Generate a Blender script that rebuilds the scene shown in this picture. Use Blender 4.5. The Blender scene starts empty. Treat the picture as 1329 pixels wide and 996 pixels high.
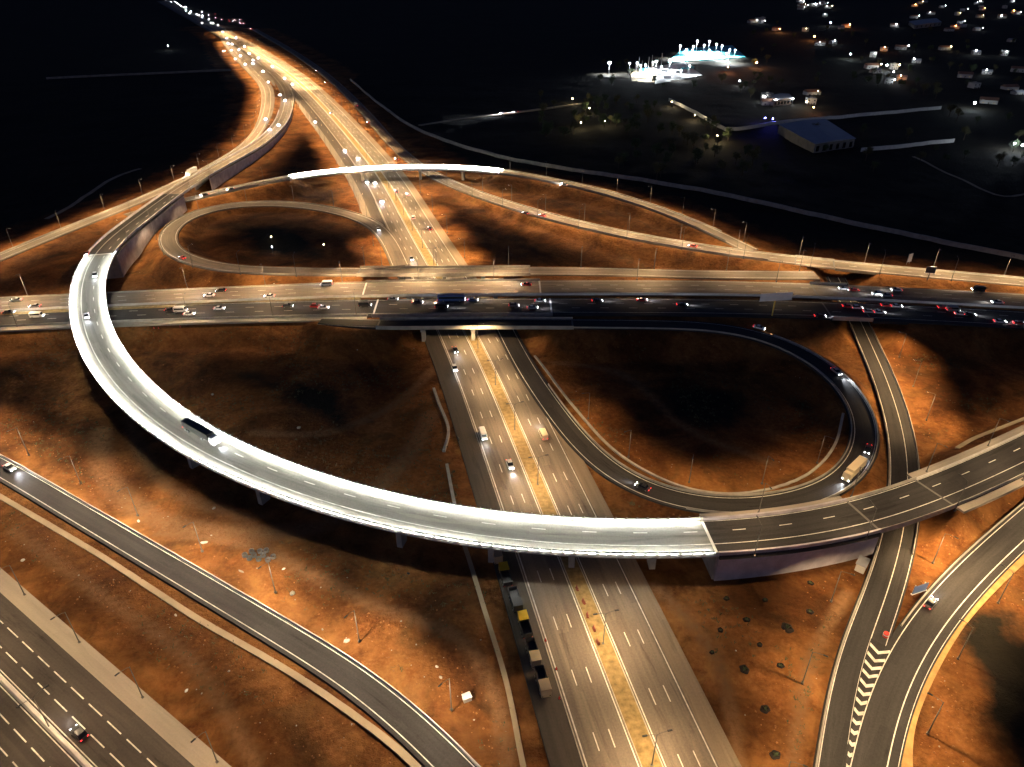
import bpy, bmesh, math, random
import numpy as np
from mathutils import Vector, Matrix

R = math.radians
random.seed(7)
rng = np.random.default_rng(7)
SC = bpy.context.scene
COL = SC.collection

# ------------------------------------------------------------------ camera, sky, exposure
CAM_H, PITCH = 135.0, R(31.4)
PW, PH, FPX = 1329.0, 996.0, 922.0
cd = bpy.data.cameras.new('camera')
cam = bpy.data.objects.new('camera', cd)
COL.objects.link(cam)
cam.location = (0, 0, CAM_H)
cam.rotation_euler = (R(90) - PITCH, 0, 0)
cd.sensor_fit = 'HORIZONTAL'
cd.sensor_width = 36
cd.lens = FPX / PW * 36
cd.clip_start, cd.clip_end = 1, 20000
SC.camera = cam

SUN_EL, SUN_AZ = R(18), R(200)
wd = bpy.data.worlds.new('World')
SC.world = wd
wd.use_nodes = True
_n = wd.node_tree.nodes
_sky = _n.new('ShaderNodeTexSky')
_sky.sky_type = 'NISHITA'
_sky.sun_disc = False
_sky.sun_elevation = SUN_EL
_sky.sun_rotation = SUN_AZ
_tint = _n.new('ShaderNodeMix')
_tint.data_type, _tint.blend_type = 'RGBA', 'MULTIPLY'
_tint.inputs[0].default_value = 1
_tint.inputs[7].default_value = (.62, .72, 1.35, 1)
wd.node_tree.links.new(_sky.outputs[0], _tint.inputs[6])
wd.node_tree.links.new(_tint.outputs[2], _n['Background'].inputs[0])
_n['Background'].inputs[1].default_value = 0.0055
sl = bpy.data.lights.new('moon_sun', 'SUN')
sl.energy = 0.004
sl.angle = R(2)
sl.color = (0.85, 0.9, 1.0)
so = bpy.data.objects.new('moon_sun', sl)
so.rotation_euler = (R(90) - SUN_EL, 0, R(180) - SUN_AZ)
COL.objects.link(so)

SC.view_settings.view_transform = 'Standard'
SC.view_settings.look = 'None'
SC.view_settings.exposure = 1.25
SC.view_settings.gamma = 1
SC.view_settings.use_curve_mapping = False
cy = SC.cycles
cy.use_light_tree = True
cy.max_bounces = 4
cy.diffuse_bounces = 2
cy.glossy_bounces = 2
cy.transmission_bounces = 2
cy.transparent_max_bounces = 4
cy.use_denoising = True
cy.sample_clamp_indirect = 4
cy.caustics_reflective = False
cy.caustics_refractive = False

# light levels (watts of one lamp)
LAMP_W = 4600.0
HEAD_W = 1500.0
STRIP = 210.0

# ------------------------------------------------------------------ geometry helpers
CP, SP = math.cos(PITCH), math.sin(PITCH)

def at(px, py, z=0.0):
    """point of the place that the photograph shows at this pixel, at height z"""
    dx = (px - PW / 2) / FPX
    dy = (PH / 2 - py) / FPX
    d = np.array([dx, CP + dy * SP, -SP + dy * CP])
    t = (z - CAM_H) / d[2]
    return np.array([d[0] * t, d[1] * t, z])

def proj(p):
    p = np.asarray(p, float)
    x, y, z = p[..., 0], p[..., 1], p[..., 2] - CAM_H
    zc = y * CP - z * SP
    u = y * SP + z * CP
    return np.stack([PW / 2 + FPX * x / zc, PH / 2 - FPX * u / zc], -1)

def gsm(a, sig):
    if sig <= 0:
        return a
    n = int(sig * 3) + 1
    k = np.exp(-0.5 * (np.arange(-n, n + 1) / sig) ** 2)
    k /= k.sum()
    a = np.asarray(a, float)
    one = a.ndim == 1
    if one:
        a = a[:, None]
    t0 = a[0] + (a[0] - a[1:n + 1][::-1]) if len(a) > n else np.repeat(a[:1], n, 0)
    t1 = a[-1] + (a[-1] - a[-n - 1:-1][::-1]) if len(a) > n else np.repeat(a[-1:], n, 0)
    b = np.concatenate([t0, a, t1])
    o = np.stack([np.convolve(b[:, j], k, 'valid') for j in range(a.shape[1])], 1)
    return o[:, 0] if one else o

class Road:
    def __init__(s, pts, edge='C', sm=8.0, ds=2.0, world=None):
        if world is not None:
            W = np.array(world, float)
        else:
            W = np.array([list(at(p[0], p[1], p[2])) + [p[3]] for p in pts])
        s.sm = sm
        P = W[:, :2]
        n = len(P)
        ext = np.vstack([2 * P[0] - P[1], P, 2 * P[-1] - P[-2]])
        out, par = [], []
        for i in range(n - 1):
            p0, p1, p2, p3 = ext[i:i + 4]
            t0 = 0
            t1 = t0 + max(np.linalg.norm(p1 - p0), 1e-3) ** .5
            t2 = t1 + max(np.linalg.norm(p2 - p1), 1e-3) ** .5
            t3 = t2 + max(np.linalg.norm(p3 - p2), 1e-3) ** .5
            for t in np.linspace(t1, t2, 40, endpoint=(i == n - 2)):
                A1 = (t1 - t) / (t1 - t0) * p0 + (t - t0) / (t1 - t0) * p1
                A2 = (t2 - t) / (t2 - t1) * p1 + (t - t1) / (t2 - t1) * p2
                A3 = (t3 - t) / (t3 - t2) * p2 + (t - t2) / (t3 - t2) * p3
                B1 = (t2 - t) / (t2 - t0) * A1 + (t - t0) / (t2 - t0) * A2
                B2 = (t3 - t) / (t3 - t1) * A2 + (t - t1) / (t3 - t1) * A3
                out.append((t2 - t) / (t2 - t1) * B1 + (t - t1) / (t2 - t1) * B2)
                par.append(i + (t - t1) / (t2 - t1))
        out = np.array(out)
        par = np.array(par)
        L = np.concatenate([[0], np.cumsum(np.linalg.norm(np.diff(out, axis=0), axis=1))])
        m = int(L[-1] / ds) + 1
        q = np.linspace(0, L[-1], m)
        xy = np.stack([np.interp(q, L, out[:, 0]), np.interp(q, L, out[:, 1])], 1)
        pq = np.interp(q, L, par)
        z = np.interp(pq, np.arange(n), W[:, 2])
        w = np.interp(pq, np.arange(n), W[:, 3])
        step = q[1]
        xy = gsm(xy, sm / step)
        z = gsm(z, 9 / step)
        w = gsm(w, 9 / step)
        t = np.gradient(xy, axis=0)
        t /= np.linalg.norm(t, axis=1)[:, None]
        nr = np.stack([t[:, 1], -t[:, 0]], 1)
        if edge != 'C':
            xy = xy + nr * (w / 2 * (1 if edge == 'L' else -1))[:, None]
            xy = gsm(xy, sm / step)
            t = np.gradient(xy, axis=0)
            t /= np.linalg.norm(t, axis=1)[:, None]
            nr = np.stack([t[:, 1], -t[:, 0]], 1)
        s.xy, s.z, s.w, s.t, s.n = xy, z, w, t, nr
        s.s = np.concatenate([[0], np.cumsum(np.linalg.norm(np.diff(xy, axis=0), axis=1))])
        s.L = s.s[-1]
        s.px = proj(np.column_stack([xy, z]))

    def ev(s, q):
        f = lambda a: np.interp(q, s.s, a)
        tx, ty = f(s.t[:, 0]), f(s.t[:, 1])
        l = np.hypot(tx, ty)
        tx, ty = tx / l, ty / l
        return f(s.xy[:, 0]), f(s.xy[:, 1]), f(s.z), f(s.w), tx, ty

    def pt(s, q, off=0.0, dz=0.0):
        x, y, z, w, tx, ty = s.ev(q)
        return np.array([x + ty * off, y - tx * off, z + dz])

    def sat(s, px, py):
        return float(s.s[np.argmin(np.hypot(s.px[:, 0] - px, s.px[:, 1] - py))])

    def near(s, x, y):
        d = np.hypot(s.xy[:, 0] - x, s.xy[:, 1] - y)
        i = int(np.argmin(d))
        dx, dy = x - s.xy[i, 0], y - s.xy[i, 1]
        return float(s.s[i]), float(dx * s.n[i, 0] + dy * s.n[i, 1]), float(d[i])

    def sections(s, s0, s1, step=2.0):
        m = max(2, int(round((s1 - s0) / step)) + 1)
        return np.linspace(s0, s1, m)

def link(o, parent=None):
    COL.objects.link(o)
    if parent is not None:
        o.parent = parent
    return o

class MB:
    """collects shapes that become ONE mesh object"""
    def __init__(s):
        s.v, s.f, s.mi, s.uv = [], [], [], []
        s.m = 0
    def add(s, vs, fs, uvs=None):
        o = len(s.v)
        s.v += [tuple(map(float, v)) for v in vs]
        for k, f in enumerate(fs):
            s.f.append(tuple(i + o for i in f))
            s.mi.append(s.m)
            s.uv.append([uvs[i] for i in f] if uvs is not None else [(0, 0)] * len(f))
        return s
    def box(s, c, d, rz=0, taper=1.0):
        x, y, z = d[0] / 2, d[1] / 2, d[2] / 2
        vs = []
        for k in (-1, 1):
            t = taper if k > 0 else 1
            for a, b in ((-1, -1), (1, -1), (1, 1), (-1, 1)):
                X, Y = a * x * t, b * y * t
                vs.append((c[0] + X * math.cos(rz) - Y * math.sin(rz), c[1] + X * math.sin(rz) + Y * math.cos(rz), c[2] + k * z))
        return s.add(vs, [(3, 2, 1, 0), (4, 5, 6, 7), (0, 1, 5, 4), (1, 2, 6, 5), (2, 3, 7, 6), (3, 0, 4, 7)])
    def loft(s, rings):
        n = len(rings[0])
        vs = [p for r in rings for p in r]
        fs = []
        for i in range(len(rings) - 1):
            for j in range(n):
                a, b = i * n + j, i * n + (j + 1) % n
                fs.append((a, b, b + n, a + n))
        fs.append(tuple(range(n))[::-1])
        fs.append(tuple((len(rings) - 1) * n + j for j in range(n)))
        return s.add(vs, fs)
    def tube(s, pts, rad, n=8):
        pts = [Vector(p) for p in pts]
        rings = []
        for i, p in enumerate(pts):
            d = (pts[min(i + 1, len(pts) - 1)] - pts[max(i - 1, 0)]).normalized()
            a = d.cross(Vector((0, 0, 1)))
            if a.length < 1e-3:
                a = Vector((1, 0, 0))
            a.normalize()
            b = d.cross(a)
            r = rad[i] if isinstance(rad, (list, tuple)) else rad
            rings.append([p + (a * math.cos(2 * math.pi * k / n) + b * math.sin(2 * math.pi * k / n)) * r for k in range(n)])
        return s.loft(rings)
    def build(s, name, mat, parent=None, smooth=False):
        me = bpy.data.meshes.new(name)
        me.from_pydata(s.v, [], s.f)
        for m in (mat if isinstance(mat, (list, tuple)) else [mat]):
            me.materials.append(m)
        me.polygons.foreach_set('material_index', s.mi)
        if smooth:
            me.polygons.foreach_set('use_smooth', [True] * len(s.f))
        if any(u[0] != (0, 0) for u in s.uv if len(u) > 2) or any(u[1] != (0, 0) for u in s.uv):
            ul = me.uv_layers.new(name='lane')
            ul.data.foreach_set('uv', [c for f in s.uv for p in f for c in p])
        me.validate()
        return link(bpy.data.objects.new(name, me), parent)

def tag(o, label=None, cat=None, group=None, kind=None):
    if label: o['label'] = label
    if cat: o['category'] = cat
    if group: o['group'] = group
    if kind: o['kind'] = kind
    return o

def empty(name, loc=(0, 0, 0), rz=0.0):
    o = bpy.data.objects.new(name, None)
    o.empty_display_size = 0.5
    o.location = loc
    o.rotation_euler = (0, 0, rz)
    return link(o)

KIDS = {}
def kids(o):
    return list(o.children)

def copy_tree(o, parent=None):
    c = o.copy()
    link(c)
    if parent is not None:
        c.parent = parent
    for ch in kids(o):
        copy_tree(ch, c)
    return c

def sweep(mb, rd, s0, s1, prof, closed=True, step=2.0, caps=True):
    """profile points (fraction of half width, metres, height) swept along a road"""
    q = rd.sections(s0, s1, step)
    n = len(prof)
    rings, uvs = [], []
    for a in q:
        x, y, z, w, tx, ty = rd.ev(a)
        for f, m, dz in prof:
            o = f * w / 2 + m
            rings.append((x + ty * o, y - tx * o, z + dz))
            uvs.append((o, a))
    fs = []
    for i in range(len(q) - 1):
        for j in range(n if closed else n - 1):
            a, b = i * n + j, i * n + (j + 1) % n
            fs.append((a, b, b + n, a + n))
    if closed and caps:
        fs.append(tuple(range(n))[::-1])
        fs.append(tuple((len(q) - 1) * n + j for j in range(n)))
    mb.add(rings, fs, uvs)
    return mb

# ------------------------------------------------------------------ materials
MATS = {}
def nt(name):
    m = bpy.data.materials.new(name)
    m.use_nodes = True
    t = m.node_tree
    b = t.nodes['Principled BSDF']
    MATS[name] = m
    return m, t, b

def N(t, kind, **kw):
    n = t.nodes.new(kind)
    for k, v in kw.items():
        if k.startswith('i_'):
            n.inputs[int(k[2:]) if k[2:].isdigit() else k[2:].replace('_', ' ')].default_value = v
        else:
            setattr(n, k, v)
    return n

def ramp(t, stops, src):
    r = t.nodes.new('ShaderNodeValToRGB')
    e = r.color_ramp.elements
    while len(e) < len(stops):
        e.new(0.5)
    for i, (p, c) in enumerate(stops):
        e[i].position = p
        e[i].color = (*c, 1)
    t.links.new(src, r.inputs[0])
    return r.outputs[0]

def noise(t, scale, detail=4, rough=.55, vec=None, dist=0):
    n = N(t, 'ShaderNodeTexNoise')
    n.inputs['Scale'].default_value = scale
    n.inputs['Detail'].default_value = detail
    n.inputs['Roughness'].default_value = rough
    n.inputs['Distortion'].default_value = dist
    if vec is not None:
        t.links.new(vec, n.inputs['Vector'])
    return n.outputs['Fac']

def mixc(t, fac, a, b, mode='MIX'):
    m = t.nodes.new('ShaderNodeMix')
    m.data_type = 'RGBA'
    m.blend_type = mode
    for sock, v in ((m.inputs[0], fac), (m.inputs[6], a), (m.inputs[7], b)):
        if hasattr(v, 'links') or hasattr(v, 'is_linked'):
            t.links.new(v, sock)
        elif isinstance(v, (int, float)):
            sock.default_value = v
        else:
            sock.default_value = (*v, 1)
    return m.outputs[2]

def pos(t):
    return N(t, 'ShaderNodeNewGeometry').outputs['Position']

def plain(name, col, rough=.6, var=.15, scale=.6, metal=0, spec=.5):
    m, t, b = nt(name)
    f = noise(t, scale, 4, .6, pos(t))
    lo = tuple(c * (1 - var) for c in col)
    hi = tuple(min(1, c * (1 + var)) for c in col)
    t.links.new(ramp(t, [(.3, lo), (.7, hi)], f), b.inputs['Base Color'])
    b.inputs['Roughness'].default_value = rough
    b.inputs['Metallic'].default_value = metal
    b.inputs['Specular IOR Level'].default_value = spec
    return m

def emit(name, col, strength):
    m, t, b = nt(name)
    b.inputs['Base Color'].default_value = (*[c * .5 for c in col], 1)
    b.inputs['Emission Color'].default_value = (*col, 1)
    b.inputs['Emission Strength'].default_value = strength
    return m

def asphalt(name, col, wear=.5):
    m, t, b = nt(name)
    uv = N(t, 'ShaderNodeUVMap', uv_map='lane').outputs[0]
    mp = N(t, 'ShaderNodeMapping')
    mp.inputs['Scale'].default_value = (1.1, .012, 1)
    t.links.new(uv, mp.inputs[0])
    streak = noise(t, 1.0, 4, .6, mp.outputs[0])
    mp2 = N(t, 'ShaderNodeMapping')
    mp2.inputs['Scale'].default_value = (.22, .02, 1)
    t.links.new(uv, mp2.inputs[0])
    patch = noise(t, 1.0, 3, .6, mp2.outputs[0])
    fine = noise(t, 2.2, 3, .7, pos(t))
    lo = tuple(c * (1 - .45 * wear) for c in col)
    hi = tuple(c * (1 + .5 * wear) for c in col)
    c1 = ramp(t, [(.32, lo), (.68, hi)], streak)
    c2 = ramp(t, [(.35, lo), (.65, hi)], patch)
    c3 = mixc(t, .5, c1, c2)
    c4 = mixc(t, .35, c3, ramp(t, [(.3, lo), (.7, hi)], fine))
    mp3 = N(t, 'ShaderNodeMapping')
    mp3.inputs['Scale'].default_value = (.55, .045, 1)
    t.links.new(uv, mp3.inputs[0])
    stain = ramp(t, [(.56, (1, 1, 1)), (.68, (.55, .54, .53))], noise(t, 1.0, 5, .7, mp3.outputs[0], .4))
    c4 = mixc(t, min(1.0, wear), c4, stain, 'MULTIPLY')
    mp4 = N(t, 'ShaderNodeMapping')
    mp4.inputs['Scale'].default_value = (.27, .035, 1)
    t.links.new(uv, mp4.inputs[0])
    vo = N(t, 'ShaderNodeTexVoronoi')
    vo.distance = 'CHEBYCHEV'
    vo.inputs['Scale'].default_value = 1.0
    t.links.new(mp4.outputs[0], vo.inputs['Vector'])
    bw = N(t, 'ShaderNodeRGBToBW')
    t.links.new(vo.outputs['Color'], bw.inputs[0])
    c4 = mixc(t, .8 * min(1.0, wear), c4, ramp(t, [(.25, (.78, .78, .79)), (.45, (1, 1, 1)), (.7, (1.0, 1.0, 1.0)), (.85, (1.16, 1.14, 1.1))], bw.outputs[0]), 'MULTIPLY')
    t.links.new(c4, b.inputs['Base Color'])
    b.inputs['Roughness'].default_value = .8
    b.inputs['Specular IOR Level'].default_value = .25
    return m

A_DARK = asphalt('asphalt_new', (.038, .035, .034), 1.0)
A_MID = asphalt('asphalt_mid', (.065, .056, .05), .9)
A_MAIN = asphalt('asphalt_main', (.175, .145, .114), .85)
A_PALE = asphalt('asphalt_pale', (.20, .175, .145), .5)
A_SERV = asphalt('asphalt_service', (.085, .072, .058), .6)
A_FLY = asphalt('asphalt_flyover', (.175, .17, .15), .8)
CONC_SH = asphalt('concrete_shoulder', (.34, .30, .25), .35)
CONC = plain('concrete', (.36, .34, .30), .85, .22, .35)
CONC_DIM = plain('weathered_render', (.20, .19, .18), .9, .25, .2)
CONC_BLUE = plain('concrete_wall', (.41, .385, .42), .85, .25, .25)
CONC_W = plain('painted_concrete', (.62, .61, .58), .7, .12, .5)
KERB = plain('kerb_stone', (.46, .42, .34), .8, .2, .8)
PAINT = plain('road_paint', (.62, .60, .55), .7, .32, .7)
PAINT_Y = plain('road_paint_yellow', (.75, .52, .12), .6, .15, 1.2)
STEEL = plain('galvanised_steel', (.42, .42, .42), .45, .1, 1.0, .6)
POLE = plain('lamp_pole_grey', (.12, .115, .11), .5, .1, 1.0, .4)
DARK_M = plain('dark_metal', (.05, .05, .055), .5, .1, 1.0, .3)
RUBBER = plain('tyre_rubber', (.02, .02, .02), .8, .1, 2)
GLASS = plain('car_glass', (.012, .014, .018), .08, .05, 1)
LENS = emit('lamp_lens', (1.0, .78, .48), 6)
HEADL = emit('headlight_glow', (.92, .95, 1.0), 14)
HEADF = emit('headlight_far_glow', (.95, .96, 1.0), 90)
TAILL = emit('taillight_glow', (1.0, .03, .03), 4)
STRIPM = emit('led_strip_glow', (1.0, .99, .87), STRIP)
STRIPO = emit('led_strip_outer_glow', (1.0, .99, .87), STRIP * .4)
BARK = plain('bark', (.09, .065, .045), .9, .3, 3)
LEAF = plain('leaf', (.05, .075, .03), .8, .5, .8)
LEAF2 = plain('leaf_dry', (.09, .085, .035), .8, .4, .8)
WALLM = plain('render_wall', (.45, .43, .40), .85, .2, .2)
ROOF_B = plain('sheet_roof_blue', (.26, .28, .34), .5, .15, .15)
ROOF_G = plain('sheet_roof_grey', (.30, .30, .32), .6, .2, .15)
ROOF_R = plain('sheet_roof_rust', (.22, .11, .07), .7, .25, .15)
PAD = plain('pale_yard', (.55, .54, .52), .8, .2, .06)
TURQ = plain('turquoise_court', (.08, .45, .52), .7, .12, .05)
TRACK = plain('dirt_track', (.36, .28, .18), .95, .25, .08)
RED_D = plain('dusty_red_plastic', (.26, .075, .045), .8, .3, 1)
RED_P = plain('red_plastic', (.55, .04, .03), .5, .1, 1)
YEL = plain('truck_yellow', (.72, .48, .03), .5, .12, .8)
SIGN_B = plain('sign_blue', (.10, .16, .32), .4, .08, .5)
SIGN_W = plain('sign_white', (.75, .76, .80), .5, .08, .5)

def paint(name, col):
    m = plain('car_paint_' + name, col, .3, .04, .5)
    m.node_tree.nodes['Principled BSDF'].inputs['Coat Weight'].default_value = .15
    return m
CP_ = {k: paint(k, c) for k, c in dict(white=(.75, .75, .74), silver=(.42, .43, .44), grey=(.16, .16, .17), black=(.018, .018, .02),
       red=(.42, .03, .03), blue=(.05, .09, .26), cream=(.72, .62, .42), beige=(.45, .36, .24), yellow=(.72, .48, .03), green=(.05, .16, .08)).items()}

# ground
GM, t, b = nt('laterite_ground')
p_ = pos(t)
n1 = noise(t, .02, 5, .6, p_, .6)
n2 = noise(t, .11, 5, .65, p_, .8)
n3 = noise(t, .9, 4, .7, p_)
n4 = noise(t, .045, 4, .6, p_, 1.5)
e1 = ramp(t, [(.30, (.09, .03, .010)), (.45, (.22, .072, .019)), (.56, (.35, .125, .03)), (.7, (.48, .21, .06))], n1)
e2 = ramp(t, [(.32, (.08, .027, .010)), (.52, (.28, .092, .022)), (.7, (.48, .22, .07))], n2)
e3 = ramp(t, [(.32, (.07, .026, .010)), (.5, (.28, .10, .026)), (.68, (.52, .25, .085))], n3)
ec = mixc(t, .5, e1, e2)
ec = mixc(t, .38, ec, e3)
scrub = ramp(t, [(.52, (0, 0, 0)), (.62, (1, 1, 1))], n4)
scm = N(t, 'ShaderNodeMath', operation='MULTIPLY', i_1=.55)
t.links.new(scrub, scm.inputs[0])
ec = mixc(t, scm.outputs[0], ec, (.085, .05, .02))
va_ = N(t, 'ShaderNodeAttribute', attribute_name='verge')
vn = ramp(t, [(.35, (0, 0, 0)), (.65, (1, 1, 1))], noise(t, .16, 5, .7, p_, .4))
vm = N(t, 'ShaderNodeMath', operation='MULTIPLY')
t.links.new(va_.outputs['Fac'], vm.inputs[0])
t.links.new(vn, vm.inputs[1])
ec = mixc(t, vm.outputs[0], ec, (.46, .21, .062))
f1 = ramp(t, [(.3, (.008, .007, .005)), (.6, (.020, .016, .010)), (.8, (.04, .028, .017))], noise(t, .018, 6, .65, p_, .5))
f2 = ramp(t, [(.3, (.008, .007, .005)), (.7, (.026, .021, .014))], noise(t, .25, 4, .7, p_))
fc = mixc(t, .45, f1, f2)  # near-black colour of the fields and of the painted unlit corner
at_ = N(t, 'ShaderNodeAttribute', attribute_name='field_and_unlit')
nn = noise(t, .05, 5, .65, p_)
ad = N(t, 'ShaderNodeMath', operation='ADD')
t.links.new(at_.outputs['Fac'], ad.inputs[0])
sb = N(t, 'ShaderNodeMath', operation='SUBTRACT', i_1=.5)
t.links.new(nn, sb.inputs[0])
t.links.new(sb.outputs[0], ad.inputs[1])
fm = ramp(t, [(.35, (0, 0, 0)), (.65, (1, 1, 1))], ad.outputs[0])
ta_ = N(t, 'ShaderNodeAttribute', attribute_name='track')
tn = ramp(t, [(.34, (.35, .35, .35)), (.58, (1, 1, 1))], noise(t, .55, 5, .75, p_))
tm = N(t, 'ShaderNodeMath', operation='MULTIPLY')
t.links.new(ta_.outputs['Fac'], tm.inputs[0])
t.links.new(tn, tm.inputs[1])
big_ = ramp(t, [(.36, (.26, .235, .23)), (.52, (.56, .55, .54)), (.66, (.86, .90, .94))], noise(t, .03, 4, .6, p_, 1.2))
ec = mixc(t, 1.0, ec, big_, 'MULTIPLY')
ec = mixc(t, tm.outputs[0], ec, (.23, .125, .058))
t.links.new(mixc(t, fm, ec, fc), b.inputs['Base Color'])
b.inputs['Roughness'].default_value = .95
b.inputs['Specular IOR Level'].default_value = .15
bp = N(t, 'ShaderNodeBump', i_Strength=1.0, i_Distance=.9)
nb = noise(t, .5, 8, .75, p_)
t.links.new(nb, bp.inputs['Height'])
t.links.new(bp.outputs[0], b.inputs['Normal'])

# ------------------------------------------------------------------ the roads, traced on the ground they stand on
def zz(L, w, z=0.0):
    return [(p[0], p[1], p[2] if len(p) > 2 else z, p[3] if len(p) > 3 else w) for p in L]

# main highway axis (median), away from the camera
R1 = Road(None, sm=25, world=[(36, 40, 0, 30), (27, 79, 0, 30), (24, 93, 0, 30), (15, 133, 0, 30), (8.5, 160, 0, 30), (1, 192, 0, 30), (-7, 225, 0, 30), (-16, 258, 0, 30), (-42, 342, 0, 30),
          (-60, 399, 0, 30), (-83, 475, 0, 30), (-105, 537, 0, 30), (-121, 580, 0, 30), (-152, 661, 0, 30), (-188, 752, 0, 30), (-231, 857, 0, 30), (-279, 967, 0, 30), (-354, 1123, 0, 30), (-454, 1320, 0, 30), (-558, 1517, 0, 30), (-720, 1820, 0, 30), (-1073, 2480, 0, 30)])
# big flyover: inner parapet trace
R2 = Road([(300, 40, 0, 9), (332, 72, 0, 9), (356, 92, 0, 11), (373, 108, .4, 13), (381.5, 122, 1, 14), (381, 136.6, 2, 13), (371, 163.2, 4, 12), (342, 189.5, 6, 11), (294, 216.8, 8, 11), (246, 245.8, 9.5, 12), (205, 278.2, 10.8, 13), (153.6, 320.9, 12, 13),
           (137, 357.6, 12.6, 13), (135.5, 381.5, 12.6, 13), (141, 415.6, 12.6, 13), (160.5, 456.6, 12.6, 13), (191.2, 494.1, 12.4, 13), (239, 535.1, 12, 13), (307.3, 574.3, 11.6, 13), (392.6, 610.2, 11.1, 13), (450, 628, 10.7, 13), (540, 651, 10.2, 13), (644.8, 668.5, 9.7, 13),
           (747.3, 676.5, 9.2, 13), (850, 678, 8.8, 13), (921, 676.5, 8.4, 13), (992.7, 671, 8, 13), (1084.8, 657, 7.5, 13), (1153, 636, 7.1, 13), (1190.7, 622, 6.9, 13), (1255.6, 595, 6, 13), (1329, 561, 4.8, 13), (1450, 500, 3, 13)], edge='L', sm=12)
R2.z = np.maximum(R2.z, .02)
# outer ramp on the far left: outer edge trace
R3 = Road(zz([(283, 46, 0, 10), (298, 68, 0, 12), (314, 86, 0, 13), (330, 103, .2, 14), (338, 116, .8, 14), (339.5, 129.7, 1.5, 13), (337, 146.8, 2.4, 12), (328, 170.7, 3.5, 9), (309, 191.2, 4.2, 7.5), (294, 201.4, 4.6, 7), (267, 216.8, 4.6, 6.5), (236, 232.2, 4.2, 7), (205, 246.5, 3.4, 8), (137, 275, 1.8, 9), (68, 301, .6, 9.5), (5, 327, .1, 9.5), (-90, 366, 0, 9.5)], 6.5), edge='R', sm=14)
# crossing highway, two carriageways
R4N = Road([(-200, 407, 5, 15), (5, 395, 5.5, 15), (137, 389, 6, 15), (300, 382, 6.6, 15.5), (450, 376, 7, 16), (600, 374, 7, 16), (745, 373.5, 7, 16), (890, 373, 7, 16), (1000, 375, 7, 16), (1100, 379, 7, 16), (1200, 384, 7, 16), (1329, 391, 7, 16), (1560, 405, 7, 16)], sm=25)
R4S = Road([(-200, 428, 5, 15), (5, 414.5, 5.5, 15), (137, 409, 6, 15.5), (300, 403.5, 6.6, 16), (450, 400, 7, 17), (600, 398.5, 7, 17), (745, 398, 7, 17), (890, 398.5, 7, 17), (1000, 400, 7, 17), (1100, 403.5, 7, 17), (1200, 408, 7, 17), (1329, 415, 7, 17), (1560, 429, 7, 17)], sm=25)
R5 = Road(zz([(165, 280, 1.6), (205, 266, 2.2), (245, 257, 2.8), (300, 246.5, 5), (340, 238, 6.5), (385, 229, 7.5), (450, 221, 7.5), (520, 217.5, 7.5), (600, 218, 7.5), (647, 222, 7.3), (700, 231, 6), (760, 243, 5), (820, 260, 4), (880, 281, 4), (930, 303, 5), (975, 325, 6)], 8.5), sm=22)
R6 = Road(zz([(330, 38, 0), (372, 62, 0), (411, 88, 0), (438, 110, 0), (478, 150, 0), (512, 189, 0), (553, 223, .4), (593, 243, 1.2), (645, 262, 2.2), (713, 282, 3.4), (781, 300, 4.6), (890, 320, 6), (1000, 336, 6.9), (1100, 346, 7), (1200, 355, 7), (1329, 366, 7), (1560, 388, 7)], 10), sm=30)
R9 = Road(zz([(520, 345, .1), (506, 315, .1), (488, 294, .1), (457, 279.5, .4), (412, 269.5, .9), (355, 264.5, 1.6), (300, 267, 2.5), (255, 277, 3.5), (227, 292, 4.3), (217, 309, 5), (227, 328, 5.8), (262, 342, 6.4), (310, 349.5, 6.8), (400, 352.5, 7), (490, 353, 7), (600, 352.5, 7), (700, 352, 7), (800, 353, 7), (890, 356, 7), (980, 357, 7.02), (1060, 357.5, 7.04)], 9.5), sm=9)
R10 = Road(zz([(415, 417, 6.95, 4), (450, 419.5, 6.98, 7), (485, 421, 7), (600, 420, 7), (745, 420.5, 7), (850, 421.5, 7), (920, 424, 6.6), (985, 435, 5.9), (1040, 457, 5), (1083, 486, 4), (1113, 522, 3), (1125, 560, 2.2), (1115, 600, 1.4), (1085, 630, .9), (1030, 650, .5), (960, 658, .25), (890, 652, .15), (830, 633, .1), (782, 603, .1), (741, 560, .1), (711, 520, .1), (686, 483, .1), (665, 445, .1), (640, 395, .1)], 8.5), sm=9)
R7 = Road(zz([(-60, 575), (5, 609), (100, 665), (200, 724), (300, 783), (400, 843), (455, 877), (510, 920), (560, 964), (590, 994), (640, 1050)], 7.5, .5), sm=10)
R8 = Road(zz([(1082, 1060), (1090, 996), (1100, 920), (1116, 850), (1142, 780), (1162, 715), (1172, 660), (1174, 610), (1169, 565), (1157, 520), (1143, 482), (1127, 446), (1113, 415), (1098, 385), (1085, 360)], 9, .05), sm=8)
R11 = Road(zz([(1118, 1060), (1130, 996), (1144, 930), (1172, 862), (1212, 800), (1268, 738), (1329, 682), (1430, 595)], 9.5, .1), sm=10)
_a = at(3.4, 883)
_d = np.array([-.8279, .5609])
R12 = Road(None, sm=0, world=[(*(_a[:2] - _d * 110), 0, 30), (*_a[:2], 0, 30), (*(_a[:2] + _d * 120), 0, 30)])

NAMES = {'R1': R1, 'R2': R2, 'R3': R3, 'R4N': R4N, 'R4S': R4S, 'R5': R5, 'R6': R6, 'R7': R7, 'R8': R8, 'R9': R9, 'R10': R10, 'R11': R11, 'R12': R12}

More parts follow.
